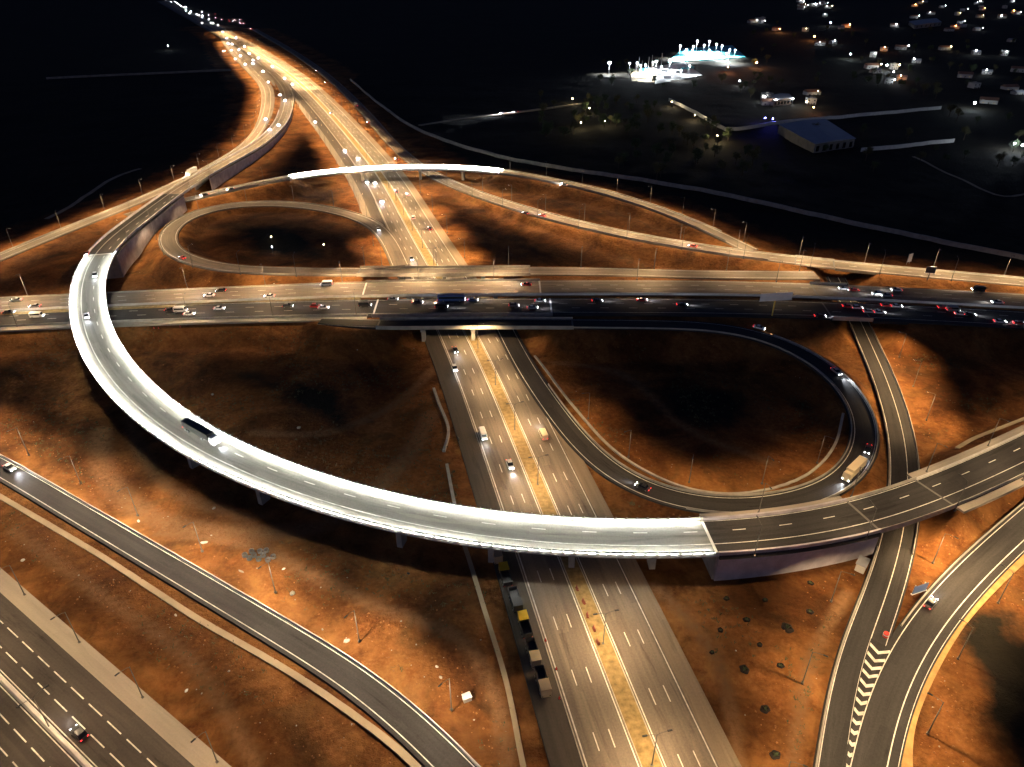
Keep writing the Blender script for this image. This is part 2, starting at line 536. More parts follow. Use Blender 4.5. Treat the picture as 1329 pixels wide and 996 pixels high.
# stretches that are carried on bridges (no earth under them) or between walls
BR = {R2: [(R2.sat(262, 231), R2.sat(226, 255), 'b'), (R2.sat(130, 330), R2.sat(925, 700), 'b'), (R2.sat(1122, 680), R2.sat(1215, 650), 'b'),
           (R2.sat(375, 145), R2.sat(262, 231), 'w'), (R2.sat(226, 255), R2.sat(130, 330), 'w'), (R2.sat(925, 700), R2.sat(1122, 680), 'w')],
      R4N: [(R4N.sat(472, 375), R4N.sat(700, 374), 'b'), (R4N.sat(1058, 377), R4N.sat(1108, 380), 'b')],
      R4S: [(R4S.sat(485, 400), R4S.sat(715, 398), 'b'), (R4S.sat(1070, 402), R4S.sat(1125, 405), 'b')],
      R9: [(R9.sat(468, 353), R9.sat(690, 352), 'b')],
      R10: [(R10.sat(488, 421), R10.sat(742, 421), 'b')],
      R5: [(R5.sat(378, 230), R5.sat(652, 223), 'b')],
      R6: [(R6.sat(1030, 340), R6.sat(1085, 345), 'b')]}

def kind_at(rd, q):
    for a, b, k in BR.get(rd, ()):
        if a <= q <= b:
            return k
    return 'f'

# ------------------------------------------------------------------ ground sheet
xs = [-7000, -4500, -3000, -2000, -1400, -1000, -800, -700]
xs = np.array(xs + list(np.arange(-640, -361, 6)) + list(np.arange(-360, 361, 1.6)) + [370, 400, 450, 520, 600] + [-x for x in xs[::-1]], float)
ys_ = list(np.arange(52, 420, 1.6))
st = 1.6
while ys_[-1] < 9000:
    st = min(st * 1.04, 900) if ys_[-1] > 900 else min(st * 1.012, 4)
    ys_.append(ys_[-1] + st)
ys = np.array([-3000, -1000, -300, -100, 0, 30, 44] + ys_)
NX, NY = len(xs), len(ys)
GX, GY = np.meshgrid(xs, ys)

def vnoise(x, y, sc, seed):
    r = np.random.default_rng(seed)
    T = r.random((256, 256))
    u, v = x / sc, y / sc
    i, j = np.floor(u).astype(int), np.floor(v).astype(int)
    fu, fv = u - i, v - j
    fu, fv = fu * fu * (3 - 2 * fu), fv * fv * (3 - 2 * fv)
    g = lambda a, b: T[a % 256, b % 256]
    return (g(i, j) * (1 - fu) + g(i + 1, j) * fu) * (1 - fv) + (g(i, j + 1) * (1 - fu) + g(i + 1, j + 1) * fu) * fv

base = (vnoise(GX, GY, 34, 1) - .5) * 1.3 + (vnoise(GX, GY, 11, 2) - .5) * .55 + (vnoise(GX, GY, 4.2, 3) - .5) * .22
DIST = np.full_like(GX, 1e3)      # distance to the nearest road edge
FILL = np.full_like(GX, -50.0)
CUT = np.full_like(GX, 500.0)
UND = np.full_like(GX, 1e3)
UNZ = np.zeros_like(GX)
HW = {R1: 20.5, R12: 16.5}
CEN = {R12: 1.2}
for rd in NAMES.values():
    far = rd is R1
    for i in range(0, len(rd.s)):
        x, y, z = rd.xy[i, 0] + rd.n[i, 0] * CEN.get(rd, 0), rd.xy[i, 1] + rd.n[i, 1] * CEN.get(rd, 0), rd.z[i]
        if y < 20 or y > 1700 or abs(x) > 620:
            continue
        hw = HW.get(rd, rd.w[i] / 2)
        k = kind_at(rd, rd.s[i])
        Rm = hw + 62
        j0, j1 = np.searchsorted(xs, [x - Rm, x + Rm])
        k0, k1 = np.searchsorted(ys, [y - Rm, y + Rm])
        sl_ = (slice(k0, k1), slice(j0, j1))
        d = np.hypot(GX[sl_] - x, GY[sl_] - y) - hw
        DIST[sl_] = np.minimum(DIST[sl_], d)
        if k == 'b':
            continue
        if k == 'f':
            FILL[sl_] = np.maximum(FILL[sl_], z - .35 - np.maximum(0, d - 1.8) / 1.6)
            CUT[sl_] = np.minimum(CUT[sl_], z - .3 + np.maximum(0, d - 1.6) * .75)
            m = d < np.minimum(UND[sl_], .9)
            UND[sl_] = np.where(m, d, UND[sl_])
        else:
            pass
damp = np.clip((DIST - 1.5) / 8, 0, 1)
TH = np.maximum(base * damp - .25, FILL)
TH = np.minimum(TH, CUT)
TH = np.where(GY > 930, -1.2, TH)

# where the graded red earth ends: dark fields, plus unlit ground painted dark
fld_unlit = np.clip((DIST - 20) / 26, 0, 1)
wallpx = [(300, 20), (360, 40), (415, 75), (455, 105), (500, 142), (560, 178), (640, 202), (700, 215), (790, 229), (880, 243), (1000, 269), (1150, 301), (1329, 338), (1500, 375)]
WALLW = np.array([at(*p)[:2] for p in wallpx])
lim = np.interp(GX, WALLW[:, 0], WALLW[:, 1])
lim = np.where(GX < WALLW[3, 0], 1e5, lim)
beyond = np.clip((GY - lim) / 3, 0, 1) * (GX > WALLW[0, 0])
fld_unlit = np.maximum(fld_unlit, beyond)
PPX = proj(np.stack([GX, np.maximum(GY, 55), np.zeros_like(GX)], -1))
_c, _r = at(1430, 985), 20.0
fld_unlit = np.maximum(fld_unlit, np.clip(1.5 - np.hypot((GX - _c[0]) / 20, (GY - _c[1]) / 38) * 1.2 + (vnoise(GX, GY, 6, 9) - .5) * .5, 0, 1))  # unlit lower right corner, its darkness painted into the ground colour
me = bpy.data.meshes.new('ground')
vv = np.stack([GX, GY, TH], -1).reshape(-1, 3)
idx = np.arange(NX * NY).reshape(NY, NX)
fq = np.stack([idx[:-1, :-1], idx[:-1, 1:], idx[1:, 1:], idx[1:, :-1]], -1).reshape(-1, 4)
me.from_pydata(vv.tolist(), [], fq.tolist())
me.polygons.foreach_set('use_smooth', [True] * len(fq))
fa = me.attributes.new('field_and_unlit', 'FLOAT', 'POINT')
fa.data.foreach_set('value', fld_unlit.reshape(-1))
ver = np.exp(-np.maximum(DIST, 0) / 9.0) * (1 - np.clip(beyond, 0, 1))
TRK_A = np.zeros_like(GX)
for tr_, tw in (([(130, 560), (128, 590), (140, 620), (165, 650), (205, 675), (270, 688), (360, 690), (420, 683), (480, 640), (530, 590), (558, 540)], 4.0), ([(165, 480), (172, 560), (230, 640), (330, 672)], 2.5),
                ([(210, 690), (330, 708), (420, 755), (520, 800), (600, 830), (645, 905), (660, 1000)], 2.2), ([(15, 690), (120, 765), (250, 860), (330, 990)], 2.0), ([(560, 480), (520, 520), (430, 560), (330, 560)], 2.4), ([(850, 760), (930, 850), (960, 1000)], 2.0), ([(1100, 770), (1050, 860), (1030, 990)], 1.8), ([(720, 470), (800, 480), (900, 560), (1000, 600)], 2.2)):
    r_ = Road([(p[0], p[1], 0, 1) for p in tr_], sm=5, ds=1.5)
    for x, y in r_.xy:
        j0, j1 = np.searchsorted(xs, [x - 9, x + 9]); k0, k1 = np.searchsorted(ys, [y - 9, y + 9])
        sl_ = (slice(k0, k1), slice(j0, j1))
        TRK_A[sl_] = np.maximum(TRK_A[sl_], np.exp(-(np.hypot(GX[sl_] - x, GY[sl_] - y) / (tw * .8)) ** 4))
ta = me.attributes.new('track', 'FLOAT', 'POINT')
ta.data.foreach_set('value', TRK_A.reshape(-1))
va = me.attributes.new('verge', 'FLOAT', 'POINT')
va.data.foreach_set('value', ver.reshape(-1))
me.materials.append(GM)
tag(link(bpy.data.objects.new('ground', me)), kind='structure')

def th(x, y):
    i = int(np.clip(np.searchsorted(xs, x) - 1, 0, NX - 2))
    j = int(np.clip(np.searchsorted(ys, y) - 1, 0, NY - 2))
    u = (x - xs[i]) / (xs[i + 1] - xs[i])
    v = (y - ys[j]) / (ys[j + 1] - ys[j])
    return float((TH[j, i] * (1 - u) + TH[j, i + 1] * u) * (1 - v) + (TH[j + 1, i] * (1 - u) + TH[j + 1, i + 1] * u) * v)

def ground_at(px, py):
    z = 0.0
    for _ in range(6):
        p = at(px, py, z)
        z = th(p[0], p[1])
    return at(px, py, z)

# ------------------------------------------------------------------ road surfaces, markings, bridges
for rd, dz in ((R3, .03), (R2, .06), (R4N, .02), (R4S, .03), (R9, .05), (R10, .062), (R6, .042), (R5, .072), (R8, .03), (R11, .046), (R7, .03)):
    rd.z = rd.z + dz

SLAB = [(-1, 0, 0), (1, 0, 0), (1, .5, -1.0), (-1, -.5, -1.0)]
SLABR = SLAB[::-1]

def lines_on(rd, s0, s1, spec, parent, mat=None, dz=.022):
    """spec: (offset, 'solid' | (dash, period, phase), width)"""
    mb = MB()
    for off, kind, wd_ in spec:
        if kind == 'solid':
            q = rd.sections(s0, s1, 2.0)
            segs = [(q[0], q[-1])]
        else:
            dl, per, ph = kind
            segs = []
            k = math.floor((s0 - ph) / per)
            while ph + k * per < s1:
                a = ph + k * per
                if a >= s0 and a + dl <= s1:
                    segs.append((a, a + dl))
                k += 1
        for a, b_ in segs:
            q = rd.sections(a, b_, 2.0)
            vs = []
            for u in q:
                vs += [rd.pt(u, off - wd_ / 2, dz), rd.pt(u, off + wd_ / 2, dz)]
            mb.add(vs, [(2 * i, 2 * i + 1, 2 * i + 3, 2 * i + 2) for i in range(len(q) - 1)])
    if mb.v:
        return mb.build('lane_marking', mat or PAINT, parent)

def barrier(rd, s0, s1, side, parent=None, h=.85, thick=.35, inset=.25, name='parapet', mat=None, foot=-.05, step=2.0, off=None):
    mb = MB()
    if off is None:
        o = side * (rd.w[0] * 0 - inset)
        prof = [(side, side * (-inset - thick), foot), (side, side * (-inset - thick * .75), h), (side, side * (-inset - thick * .25), h), (side, side * -inset, foot)]
    else:
        prof = [(0, off - thick / 2, foot), (0, off - thick * .25, h), (0, off + thick * .25, h), (0, off + thick / 2, foot)]
    sweep(mb, rd, s0, s1, prof, step=step)
    return mb.build(name, mat or CONC, parent)

MARK = {
    R2: [(2.5, 'solid', .22), (-2.0, (3.6, 13, 0), .25), (-5.7, 'solid', .18)],
    R3: [(-2.8, 'solid', .2), (2.8, 'solid', .2)],
    R4N: [(-7.0, 'solid', .2), (6.6, 'solid', .2), (-2.6, (3.5, 12, 0), .2), (1.6, (3.5, 12, 2), .2)],
    R4S: [(-7.2, 'solid', .2), (5.6, 'solid', .22), (-3.0, (3.5, 12, 0), .2), (1.3, (3.5, 12, 5), .2)],
    R5: [(-3.3, 'solid', .2), (3.3, 'solid', .2)],
    R6: [(-4.0, 'solid', .2), (4.0, 'solid', .2), (0, (3.5, 12, 0), .2)],
    R9: [(-3.7, 'solid', .22), (3.5, 'solid', .22)],
    R10: [(-3.3, 'solid', .22), (2.9, 'solid', .22)],
    R7: [(-2.75, 'solid', .2), (2.75, 'solid', .22)],
    R8: [(-3.7, 'solid', .2), (.9, 'solid', .2), (4.1, 'solid', .16)],
    R11: [(-3.4, 'solid', .2), (2.6, 'solid', .22), (4.4, 'solid', .12)],
}

def runs(rd):
    """stretches of a road between its bridges"""
    cuts = sorted([(a, b_) for a, b_, k in BR.get(rd, ()) if k == 'b'])
    out, s = [], 0.0
    for a, b_ in cuts:
        if a - s > 1:
            out.append((s, a))
        s = b_
    if rd.L - s > 1:
        out.append((s, rd.L))
    return out

SURF = {R2: A_MAIN, R3: A_MAIN, R4N: A_MAIN, R4S: A_DARK, R5: A_MAIN, R6: A_MAIN, R9: A_MAIN, R10: A_DARK, R7: A_DARK, R8: A_DARK, R11: A_DARK}
for rd, m in SURF.items():
    nm = {R4N: 'highway', R4S: 'highway'}.get(rd, 'road')
    for a, b_ in runs(rd):
        o = sweep(MB(), rd, a, b_, SLABR).build(nm, A_DARK if rd is R2 and a > rd.L * .4 else m)
        tag(o, kind='structure')
        lines_on(rd, a, b_, MARK[rd], o)

# main highway: two carriageways, median, shoulders
def strip(rd, o0, o1, mat, name, dz=0.0, s0=0, s1=None, thick=.5, kind='structure'):
    s1 = rd.L if s1 is None else s1
    prof = [(0, o0, dz), (0, o1, dz), (0, o1 + .1, dz - thick), (0, o0 - .1, dz - thick)][::-1]
    o = sweep(MB(), rd, s0, s1, prof, step=2.5).build(name, mat)
    return tag(o, kind=kind)

WE = strip(R1, -12.9, -2.0, A_MAIN, 'highway')
lines_on(R1, 0, R1.L, [(-12.3, 'solid', .3), (-2.55, 'solid', .25), (-9.0, (4, 15, 0), .24), (-5.7, (4, 15, 0), .24)], WE)
EA = strip(R1, 2.0, 12.7, A_MAIN, 'highway')
lines_on(R1, 0, R1.L, [(12.2, 'solid', .25), (2.55, 'solid', .25), (5.8, (4, 15, 7), .24), (9.1, (4, 15, 7), .24)], EA)
SL = strip(R1, -19.3, -12.9, A_SERV, 'service_lane', -.01)
tag(barrier(R1, 0, 420, 0, SL, .12, .3, off=-12.95, name='kerb', mat=KERB), )
SH = strip(R1, 12.7, 16.9, asphalt('shoulder_seal', (.235, .185, .13), .6), 'shoulder', -.01)
MEDM = plain('median_earth', (.25, .175, .07), .95, .38, .7)
MS = strip(R1, -2.0, 2.0, MEDM, 'median_strip', .06)
barrier(R1, 0, R1.L, 0, MS, .2, .32, off=-2.0, name='kerb', mat=KERB, step=2.5)
barrier(R1, 0, R1.L, 0, MS, .2, .32, off=2.0, name='kerb', mat=KERB, step=2.5)

sA, sB = R1.sat(533, 292), R1.sat(400, 117)
strip(R1, -23.5, -19.3, A_PALE, 'highway', -.015, sA, sB)
mb = MB()
P_ = [at(x, y, -.03) for x, y in ((262, 22), (272, 28), (283, 45), (290, 58), (300, 70), (313, 84), (326, 97), (334, 106), (342, 120), (360, 128), (381, 124), (392, 122), (382, 108), (366, 95), (346, 80), (325, 64), (306, 50), (287, 36))]
mb.add([(q[0], q[1], -.03) for q in P_], [tuple(range(len(P_)))[::-1]], [(q[0] * .2, q[1]) for q in P_])
tag(mb.build('highway', A_PALE), kind='structure')
# lower left highway
o = strip(R12, .6, 11.6, A_MID, 'highway')
lines_on(R12, 0, R12.L, [(3.9, (5, 7, 0), .25), (7.4, (5, 7, 0), .25), (.95, 'solid', .2)], o)
o = strip(R12, -14, -.6, A_MID, 'highway')
lines_on(R12, 0, R12.L, [(-4.2, (5, 7, 0), .25), (-7.7, (5, 7, 0), .25), (-.95, 'solid', .2), (-11.3, 'solid', .2)], o)
SHW = strip(R12, 11.6, 15.6, CONC_SH, 'shoulder', .01)
b_ = barrier(R12, 0, R12.L, 0, None, .8, 1.15, off=0, name='concrete_barrier', mat=CONC_W)
tag(b_, 'pale concrete median barrier of the highway in the lower left corner', 'barrier')

# bridges ------------------------------------------------------------
def fixtures(rd, s0, s1, off, dz, inward, parent, pitch=2.8, glow=None):
    """one continuous row of LED fittings fixed along a parapet face: casing and glowing lens"""
    # the casing is one rail; the lens swells at every lamp and narrows between them
    n = int((s1 - s0 - .6) / (pitch / 4))
    cr, lv = [], []
    for i in range(n + 1):
        k = s0 + .3 + i * pitch / 4
        p = rd.pt(k, off, dz)
        _, _, _, _, tx, ty = rd.ev(k)
        nx, ny = ty * inward, -tx * inward
        q = lambda a, c: (p[0] + nx * a, p[1] + ny * a, p[2] + c)
        cr.append([q(0, 0), q(.14, .02), q(.05, -.17), q(0, -.17)][::inward])
        hgt = .17 if i % 4 in (1, 2) else .008
        lv += [q(.155, .0), q(.155 - .53 * hgt, -hgt)]
    ca, le = MB().loft(cr), MB()
    f = [(2 * i, 2 * i + 1, 2 * i + 3, 2 * i + 2) for i in range(n)]
    le.add(lv, [x[::inward] for x in f])
    o = ca.build('light_strip', DARK_M, parent)
    le.build('lens', glow or STRIPM, o)
    return o

def bridge(name, label, cat, rd, s0, s1, piers=(), deck_t=1.5, par_h=1.0, lights=False, mat=None, pier_w=1.6, group=None, par=(-1, 1), parmat=None, caps=True):
    c = rd.pt((s0 + s1) / 2)
    root = empty(name, (0, 0, 0))
    tag(root, label, cat, group)
    sweep(MB(), rd, s0, s1, [(-1, 0, -.06), (1, 0, -.06), (1, 0, -.5), (.72, 0, -.55), (.55, 0, -deck_t), (-.55, 0, -deck_t), (-.72, 0, -.55), (-1, 0, -.5)][::-1]).build('deck', CONC, root)
    rs = sweep(MB(), rd, s0, s1, [(-1, .05, 0), (1, -.05, 0), (1, -.05, -.05), (-1, .05, -.05)][::-1]).build('road_surface', mat or SURF[rd], root)
    lines_on(rd, s0, s1, MARK[rd], root)
    for sd in par:
        barrier(rd, s0, s1, sd, root, par_h, .4, .02, 'parapet', parmat or CONC, foot=-.3)
    for q in piers:
        x, y, z, w, tx, ty = rd.ev(q)
        g = min(th(x, y), z - 3) - .5
        mb = MB()
        rz = math.atan2(ty, tx)
        mb.box((x, y, (g + z - deck_t - .9) / 2), (1.5, pier_w * 2, z - deck_t - .9 - g), rz)
        mb.box((x, y, z - deck_t - .5), (1.9, w * .62, .9), rz)
        mb.build('pier', CONC, root)
    for q in (s0 + .3, s1 - .3):
        x, y, z, w, tx, ty = rd.ev(q)
        mb = MB()
        vs = []
        for a in (-.35, .35):
            for o_ in (-w / 2 + .45, w / 2 - .45):
                vs.append((x + tx * a + ty * o_, y + ty * a - tx * o_, z + .035))
        mb.add(vs, [(0, 1, 3, 2)])
        mb.build('expansion_joint', CONC_W if lights or rd in (R4N, R4S) and len(piers) else POLE, root)
    if lights:
        for sd, pp in zip((-1, 1), [c_ for c_ in root.children if c_.name.split('.')[0] == 'parapet']):
            mb = MB()
            k = s0 + .3
            while k < s1 - .2:
                x, y, z, w, tx, ty = rd.ev(k)
                o_ = sd * (w / 2 - .22)
                mb.box((x + ty * o_, y - tx * o_, z + .5), (.34, .62, 1.14), math.atan2(ty, tx))
                k += 2.8
            bm_ = bmesh.new()
            bm_.from_mesh(pp.data)
            tmp = mb.build('tmp', CONC_W)
            bm_.from_mesh(tmp.data)
            bm_.to_mesh(pp.data)
            bm_.free()
            bpy.data.objects.remove(tmp)
        for sd in (-1, 1):
            w = rd.w[len(rd.w) // 2]
            hw = w / 2
            fixtures(rd, s0, s1, sd * (hw - .43), .92, -sd, root)
            fixtures(rd, s0, s1, sd * (hw - .0), .90, sd, root, glow=STRIPO)
    return root

fa, fb = [(a, b_) for a, b_, k in BR[R2] if k == 'b'][1]
FLY = bridge('flyover_bridge', 'long curved flyover edged with brilliant white light strips, sweeping over the main highway', 'bridge', R2, fa, fb,
             piers=[fa + 28, R2.sat(160, 470), R2.sat(243, 560), R2.sat(330, 610), R2.sat(517, 668), R2.sat(640, 690), R2.sat(742, 700), R2.sat(845, 703)],
             lights=True, mat=A_FLY, parmat=CONC_W, deck_t=1.8)
a, b_, _k = BR[R5][0]
bridge('flyover_bridge', 'short straight white lit bridge crossing the main highway in the distance', 'bridge', R5, a, b_,
       piers=[R5.sat(470, 222), R5.sat(545, 220), R5.sat(600, 220)], lights=True, mat=A_FLY, parmat=CONC_W)
a, b_, _k = BR[R2][0]
bridge('road_bridge', 'short bridge carrying the curved flyover approach over a narrow ramp beside the white truck', 'bridge', R2, a, b_)
a, b_, _k = BR[R2][2]
bridge('road_bridge', 'dark bridge of the right flyover approach over the ramp coming out of the underpass', 'bridge', R2, a, b_, mat=A_DARK)
mid = lambda rd, p: rd.sat(*p)
for rd, lab, i in ((R4N, 'farther carriageway bridge of the crossing highway over the main highway', 0), (R4S, 'nearer dark carriageway bridge of the crossing highway over the main highway', 0),
                   (R9, 'northern collector road bridge over the main highway, pale railed edges', 0), (R10, 'narrow nearest ramp bridge over the main highway with a yellow lit parapet', 0),
                   (R4N, 'farther carriageway bridge above the underpass at right', 1), (R4S, 'nearer carriageway bridge above the lit underpass mouth at right', 1), (R6, 'northern ramp bridge above the underpass at right', 0)):
    a, b_, _k = [x for x in BR[rd] if x[2] == 'b'][i]
    ps = []
    if i == 0 and rd is not R6:
        ps = [rd.near(*R1.pt(R1.near(*rd.pt((a + b_) / 2)[:2])[0], o_)[:2])[0] for o_ in (-20.6, 0, 18.6)]
    bridge('road_bridge', lab, 'bridge', rd, a, b_, piers=ps, par=(-1, 1) if rd in (R9, R10) else ((-1,) if rd in (R4N, R6) else (1,)))

# retaining walls of the flyover approaches
def retain(rd, s0, s1, side, label, foot=-1.0):
    mb = MB()
    q = rd.sections(s0, s1, 2.0)
    rings = []
    for u in q:
        x, y, z, w, tx, ty = rd.ev(u)
        o0, o1 = side * (w / 2 - .5), side * (w / 2 + .02)
        rings.append([(x + ty * o, y - tx * o, h) for o, h in ((o0, foot), (o0, z + .95), (o1, z + .95), (o1, foot))])
    mb.loft(rings)
    o = mb.build('retaining_wall', CONC_BLUE)
    return tag(o, label, 'retaining wall')
for (a, b_, k), labs in zip([x for x in BR[R2] if x[2] == 'w'],
        (('dark inner retaining wall of the flyover approach near the highway exit at top left', 'outer wall of the flyover approach beside the outer ramp at top left'),
         ('tall inner retaining wall of the flyover approach above the small loop', 'outer retaining wall of the flyover approach at the left'),
         ('retaining wall hidden along the loop side of the flyover approach at right', 'grey violet retaining wall under the flyover approach facing the pitted red earth'))):
    retain(R2, a, b_, -1, labs[0])
    retain(R2, a, b_, 1, labs[1])
# end wall where the flyover lands on its approach
for q, lab in ((fb, 'pale concrete end wall under the flyover where the approach begins'), (fa, 'concrete end wall under the left end of the flyover')):
    x, y, z, w, tx, ty = R2.ev(q)
    o = MB().box((x, y, (z - 1.2) / 2 - .5), (.9, w - 1.1, z - .2 - .0), math.atan2(ty, tx)).build('end_wall', CONC)
    tag(o, lab, 'wall')

# edge barriers along the embankment roads
def bar(rd, s0, s1, side, label, h=.8, mat=None, name='concrete_barrier', thick=.4, inset=.2):
    if s1 < s0: s0, s1 = s1, s0
    o = barrier(rd, s0, s1, side, None, h, thick, inset, name, mat)
    return tag(o, label, 'barrier')
fe = R2.sat(1215, 650)
bar(R2, fe, R2.L, -1, 'lit inner barrier of the flyover approach running to the right edge', mat=CONC_W)
bar(R2, fe, R2.L, 1, 'lower barrier of the flyover approach running to the right edge')
bar(R7, 0, R7.L, -1, 'pale barrier along the upper side of the narrow ramp at lower left', .7, CONC_W)
bar(R8, 0, R8.sat(1160, 720), -1, 'low barrier along the left side of the chevron junction ramp', .6)
bar(R8, R8.sat(1175, 640), R8.sat(1118, 425), -1, 'low barrier along the left of the lit ramp leaving the underpass', .6)
bar(R8, R8.sat(1163, 712), R8.sat(1117, 425), 1, 'low barrier along the right of the lit ramp leaving the underpass', .6)
bar(R11, R11.sat(1192, 828), R11.L, -1, 'barrier along the upper side of the curving ramp at lower right', .6)
bar(R10, R10.sat(745, 420), R10.sat(700, 500), 1, 'inner barrier of the dark southeast loop', .6)
bar(R10, R10.sat(1000, 443), R10.sat(890, 652), -1, 'outer barrier of the dark southeast loop', .7)
bar(R9, R9.sat(488, 294), R9.sat(465, 353), 1, 'outer barrier of the small northwest loop', .6)
bar(R6, R6.sat(600, 245), R6.sat(1000, 337), 1, 'near side barrier of the long northern ramp', .7)
bar(R6, R6.sat(560, 226), R6.L, -1, 'far side barrier of the long northern ramp', .7)
bar(R5, R5.sat(652, 223), R5.sat(930, 303), -1, 'far side barrier of the ramp right of the white lit bridge', .8)
bar(R5, R5.sat(652, 223), R5.sat(950, 313), 1, 'near side barrier of the ramp right of the white lit bridge', .8)
bar(R5, R5.sat(262, 255), R5.sat(378, 230), 1, 'near side barrier of the ramp left of the white lit bridge', .8)
bar(R5, R5.sat(262, 255), R5.sat(378, 230), -1, 'far side barrier of the ramp left of the white lit bridge', .8)
bar(R3, R3.sat(345, 116), R3.L, 1, 'outer barrier of the leftmost ramp at top left', .6)
bar(R4N, 0, R4N.L, 1, 'long median barrier between the two carriageways of the crossing highway', .9, CONC_W, inset=-.1)
bar(R4S, 0, R4S.sat(480, 400), 1, 'southern edge barrier of the crossing highway at left', .8)
bar(R4N, 0, R4N.sat(470, 375), -1, 'northern edge barrier of the crossing highway at left', .5)
o = strip(R4N, 7.9, 11.0, MEDM, 'median_strip', -.05, 0, R4N.sat(470, 375))

# concrete shoulder south of the crossing highway, left
def edge_strip(rd, s0, s1, f, m0, m1, mat, name, dz=-.02):
    if s1 < s0: s0, s1 = s1, s0
    o = sweep(MB(), rd, s0, s1, [(f, m0, dz), (f, m1, dz), (f, m1 + .2, dz - .6), (f, m0, dz - .6)][::-1]).build(name, mat)
    return tag(o, kind='structure')
edge_strip(R2, fb, R2.sat(1122, 680), -1, -2.2, .0, CONC_SH, 'walkway', .0)
edge_strip(R2, fe, R2.L, -1, -2.4, 0, CONC_SH, 'walkway', .0)
edge_strip(R2, fe, R2.L, 1, .1, 2.2, CONC_SH, 'walkway', -.05)
edge_strip(R4S, 0, R4S.sat(480, 400), 1, -2.2, 2.8, CONC_SH, 'shoulder', .012)

# chevrons painted in the gore of the lower right junction
mb = MB()
ss = np.arange(R8.sat(1090, 1010), R8.sat(1140, 836), 2.75)
for q in ss:
    a0 = R8.pt(q, 1.05, .03)
    _, _, _, _, tx, ty = R8.ev(q)
    grid_ = [R11.pt(u, -3.5, .03) for u in np.arange(0, R11.L * .7, .5)]
    c0 = min(grid_, key=lambda c_: abs((c_[0] - a0[0]) * tx + (c_[1] - a0[1]) * ty) + (1e3 if (c_[0] - a0[0]) * ty - (c_[1] - a0[1]) * tx < 0 else 0)).copy()
    c0[2] = a0[2] = .16
    wdt = c0 - a0
    ln_ = np.linalg.norm(wdt[:2])
    if ln_ < .5: continue
    _, _, _, _, tx, ty = R8.ev(q)
    T = np.array([tx, ty, 0])
    mid_ = a0 + wdt * .5 - T * (ln_ * .40)
    tk = T * .95
    mb.add([a0, a0 + tk, mid_ + tk, mid_, c0, c0 + tk], [(0, 3, 2, 1), (3, 4, 5, 2)])
tag(mb.build('chevron_marking', PAINT), kind='structure')
mb = MB()
q = np.linspace(R8.sat(1088, 1020), R8.sat(1147, 830), 30)
top, bot = [], []
for u in q:
    a0 = R8.pt(u, .9)
    s_, _, _ = R11.near(a0[0], a0[1])
    c0 = R11.pt(s_, -3.2)
    top.append((a0[0], a0[1], .125)); bot.append((c0[0], c0[1], .125))
mb.add(top + bot, [(i, i + 1, len(q) + i + 1, len(q) + i) for i in range(len(q) - 1)], [(0.1, .1 * i) for i in range(2 * len(q))])
tag(mb.build('road', A_DARK), kind='structure')

# ------------------------------------------------------------------ street lamps
ORD = ['first', 'second', 'third', 'fourth', 'fifth', 'sixth', 'seventh', 'eighth', 'ninth', 'tenth', 'eleventh', 'twelfth', 'thirteenth', 'fourteenth', 'fifteenth', 'sixteenth', 'seventeenth', 'eighteenth', 'nineteenth', 'twentieth']
TENS = {20: 'twenty', 30: 'thirty', 40: 'forty', 50: 'fifty'}
def ordinal(k):
    if k < 20: return ORD[k]
    n = k + 1
    t_ = n // 10 * 10
    return TENS[t_][:-1] + 'ieth' if n == t_ else TENS[t_] + '-' + ORD[n - t_ - 1]

LIGHTS = {}
def lamp_light(col, w):
    k = (col, w)
    if k not in LIGHTS:
        l = bpy.data.lights.new('lamp_light', 'SPOT')
        l.energy = w
        l.color = col
        l.spot_size = R(158)
        l.spot_blend = .12
        l.shadow_soft_size = .22
        # road luminaire: throws more light sideways than straight down, so the road below is evenly lit
        l.use_nodes = True
        t_ = l.node_tree
        em = t_.nodes['Emission']
        tc = t_.nodes.new('ShaderNodeTexCoord')
        sp = t_.nodes.new('ShaderNodeSeparateXYZ')
        t_.links.new(tc.outputs['Normal'], sp.inputs[0])
        ab = N(t_, 'ShaderNodeMath', operation='ABSOLUTE')
        t_.links.new(sp.outputs[2], ab.inputs[0])
        pw = N(t_, 'ShaderNodeMath', operation='POWER', i_1=-2.0)
        t_.links.new(ab.outputs[0], pw.inputs[0])
        cut = N(t_, 'ShaderNodeMapRange', interpolation_type='SMOOTHSTEP')
        cut.inputs['From Min'].default_value = .34
        cut.inputs['From Max'].default_value = .72
        t_.links.new(ab.outputs[0], cut.inputs['Value'])
        ml = N(t_, 'ShaderNodeMath', operation='MULTIPLY')
        t_.links.new(pw.outputs[0], ml.inputs[0])
        t_.links.new(cut.outputs['Result'], ml.inputs[1])
        t_.links.new(ml.outputs[0], em.inputs['Strength'])
        LIGHTS[k] = l
    return LIGHTS[k]

PMESH = {}
def lamp_meshes(double):
    if double in PMESH: return PMESH[double]
    pole = MB().tube([(0, 0, -.3), (0, 0, .5), (0, 0, 10.2)], [.16, .13, .07], 8).box((0, 0, .05), (.5, .5, .5))
    arms, heads, lens = [], [], []
    for sd in ((1, -1) if double else (1,)):
        arms.append(MB().tube([(0, 0, 9.9), (sd * .5, 0, 10.35), (sd * 2.1, 0, 10.6)], .05, 6))
        heads.append(MB().box((sd * 2.5, 0, 10.62), (1.0, .36, .12), 0, .8))
        lens.append(MB().box((sd * 2.5, 0, 10.545), (.7, .26, .03)))
    PMESH[double] = (pole, arms, heads, lens)
    return PMESH[double]

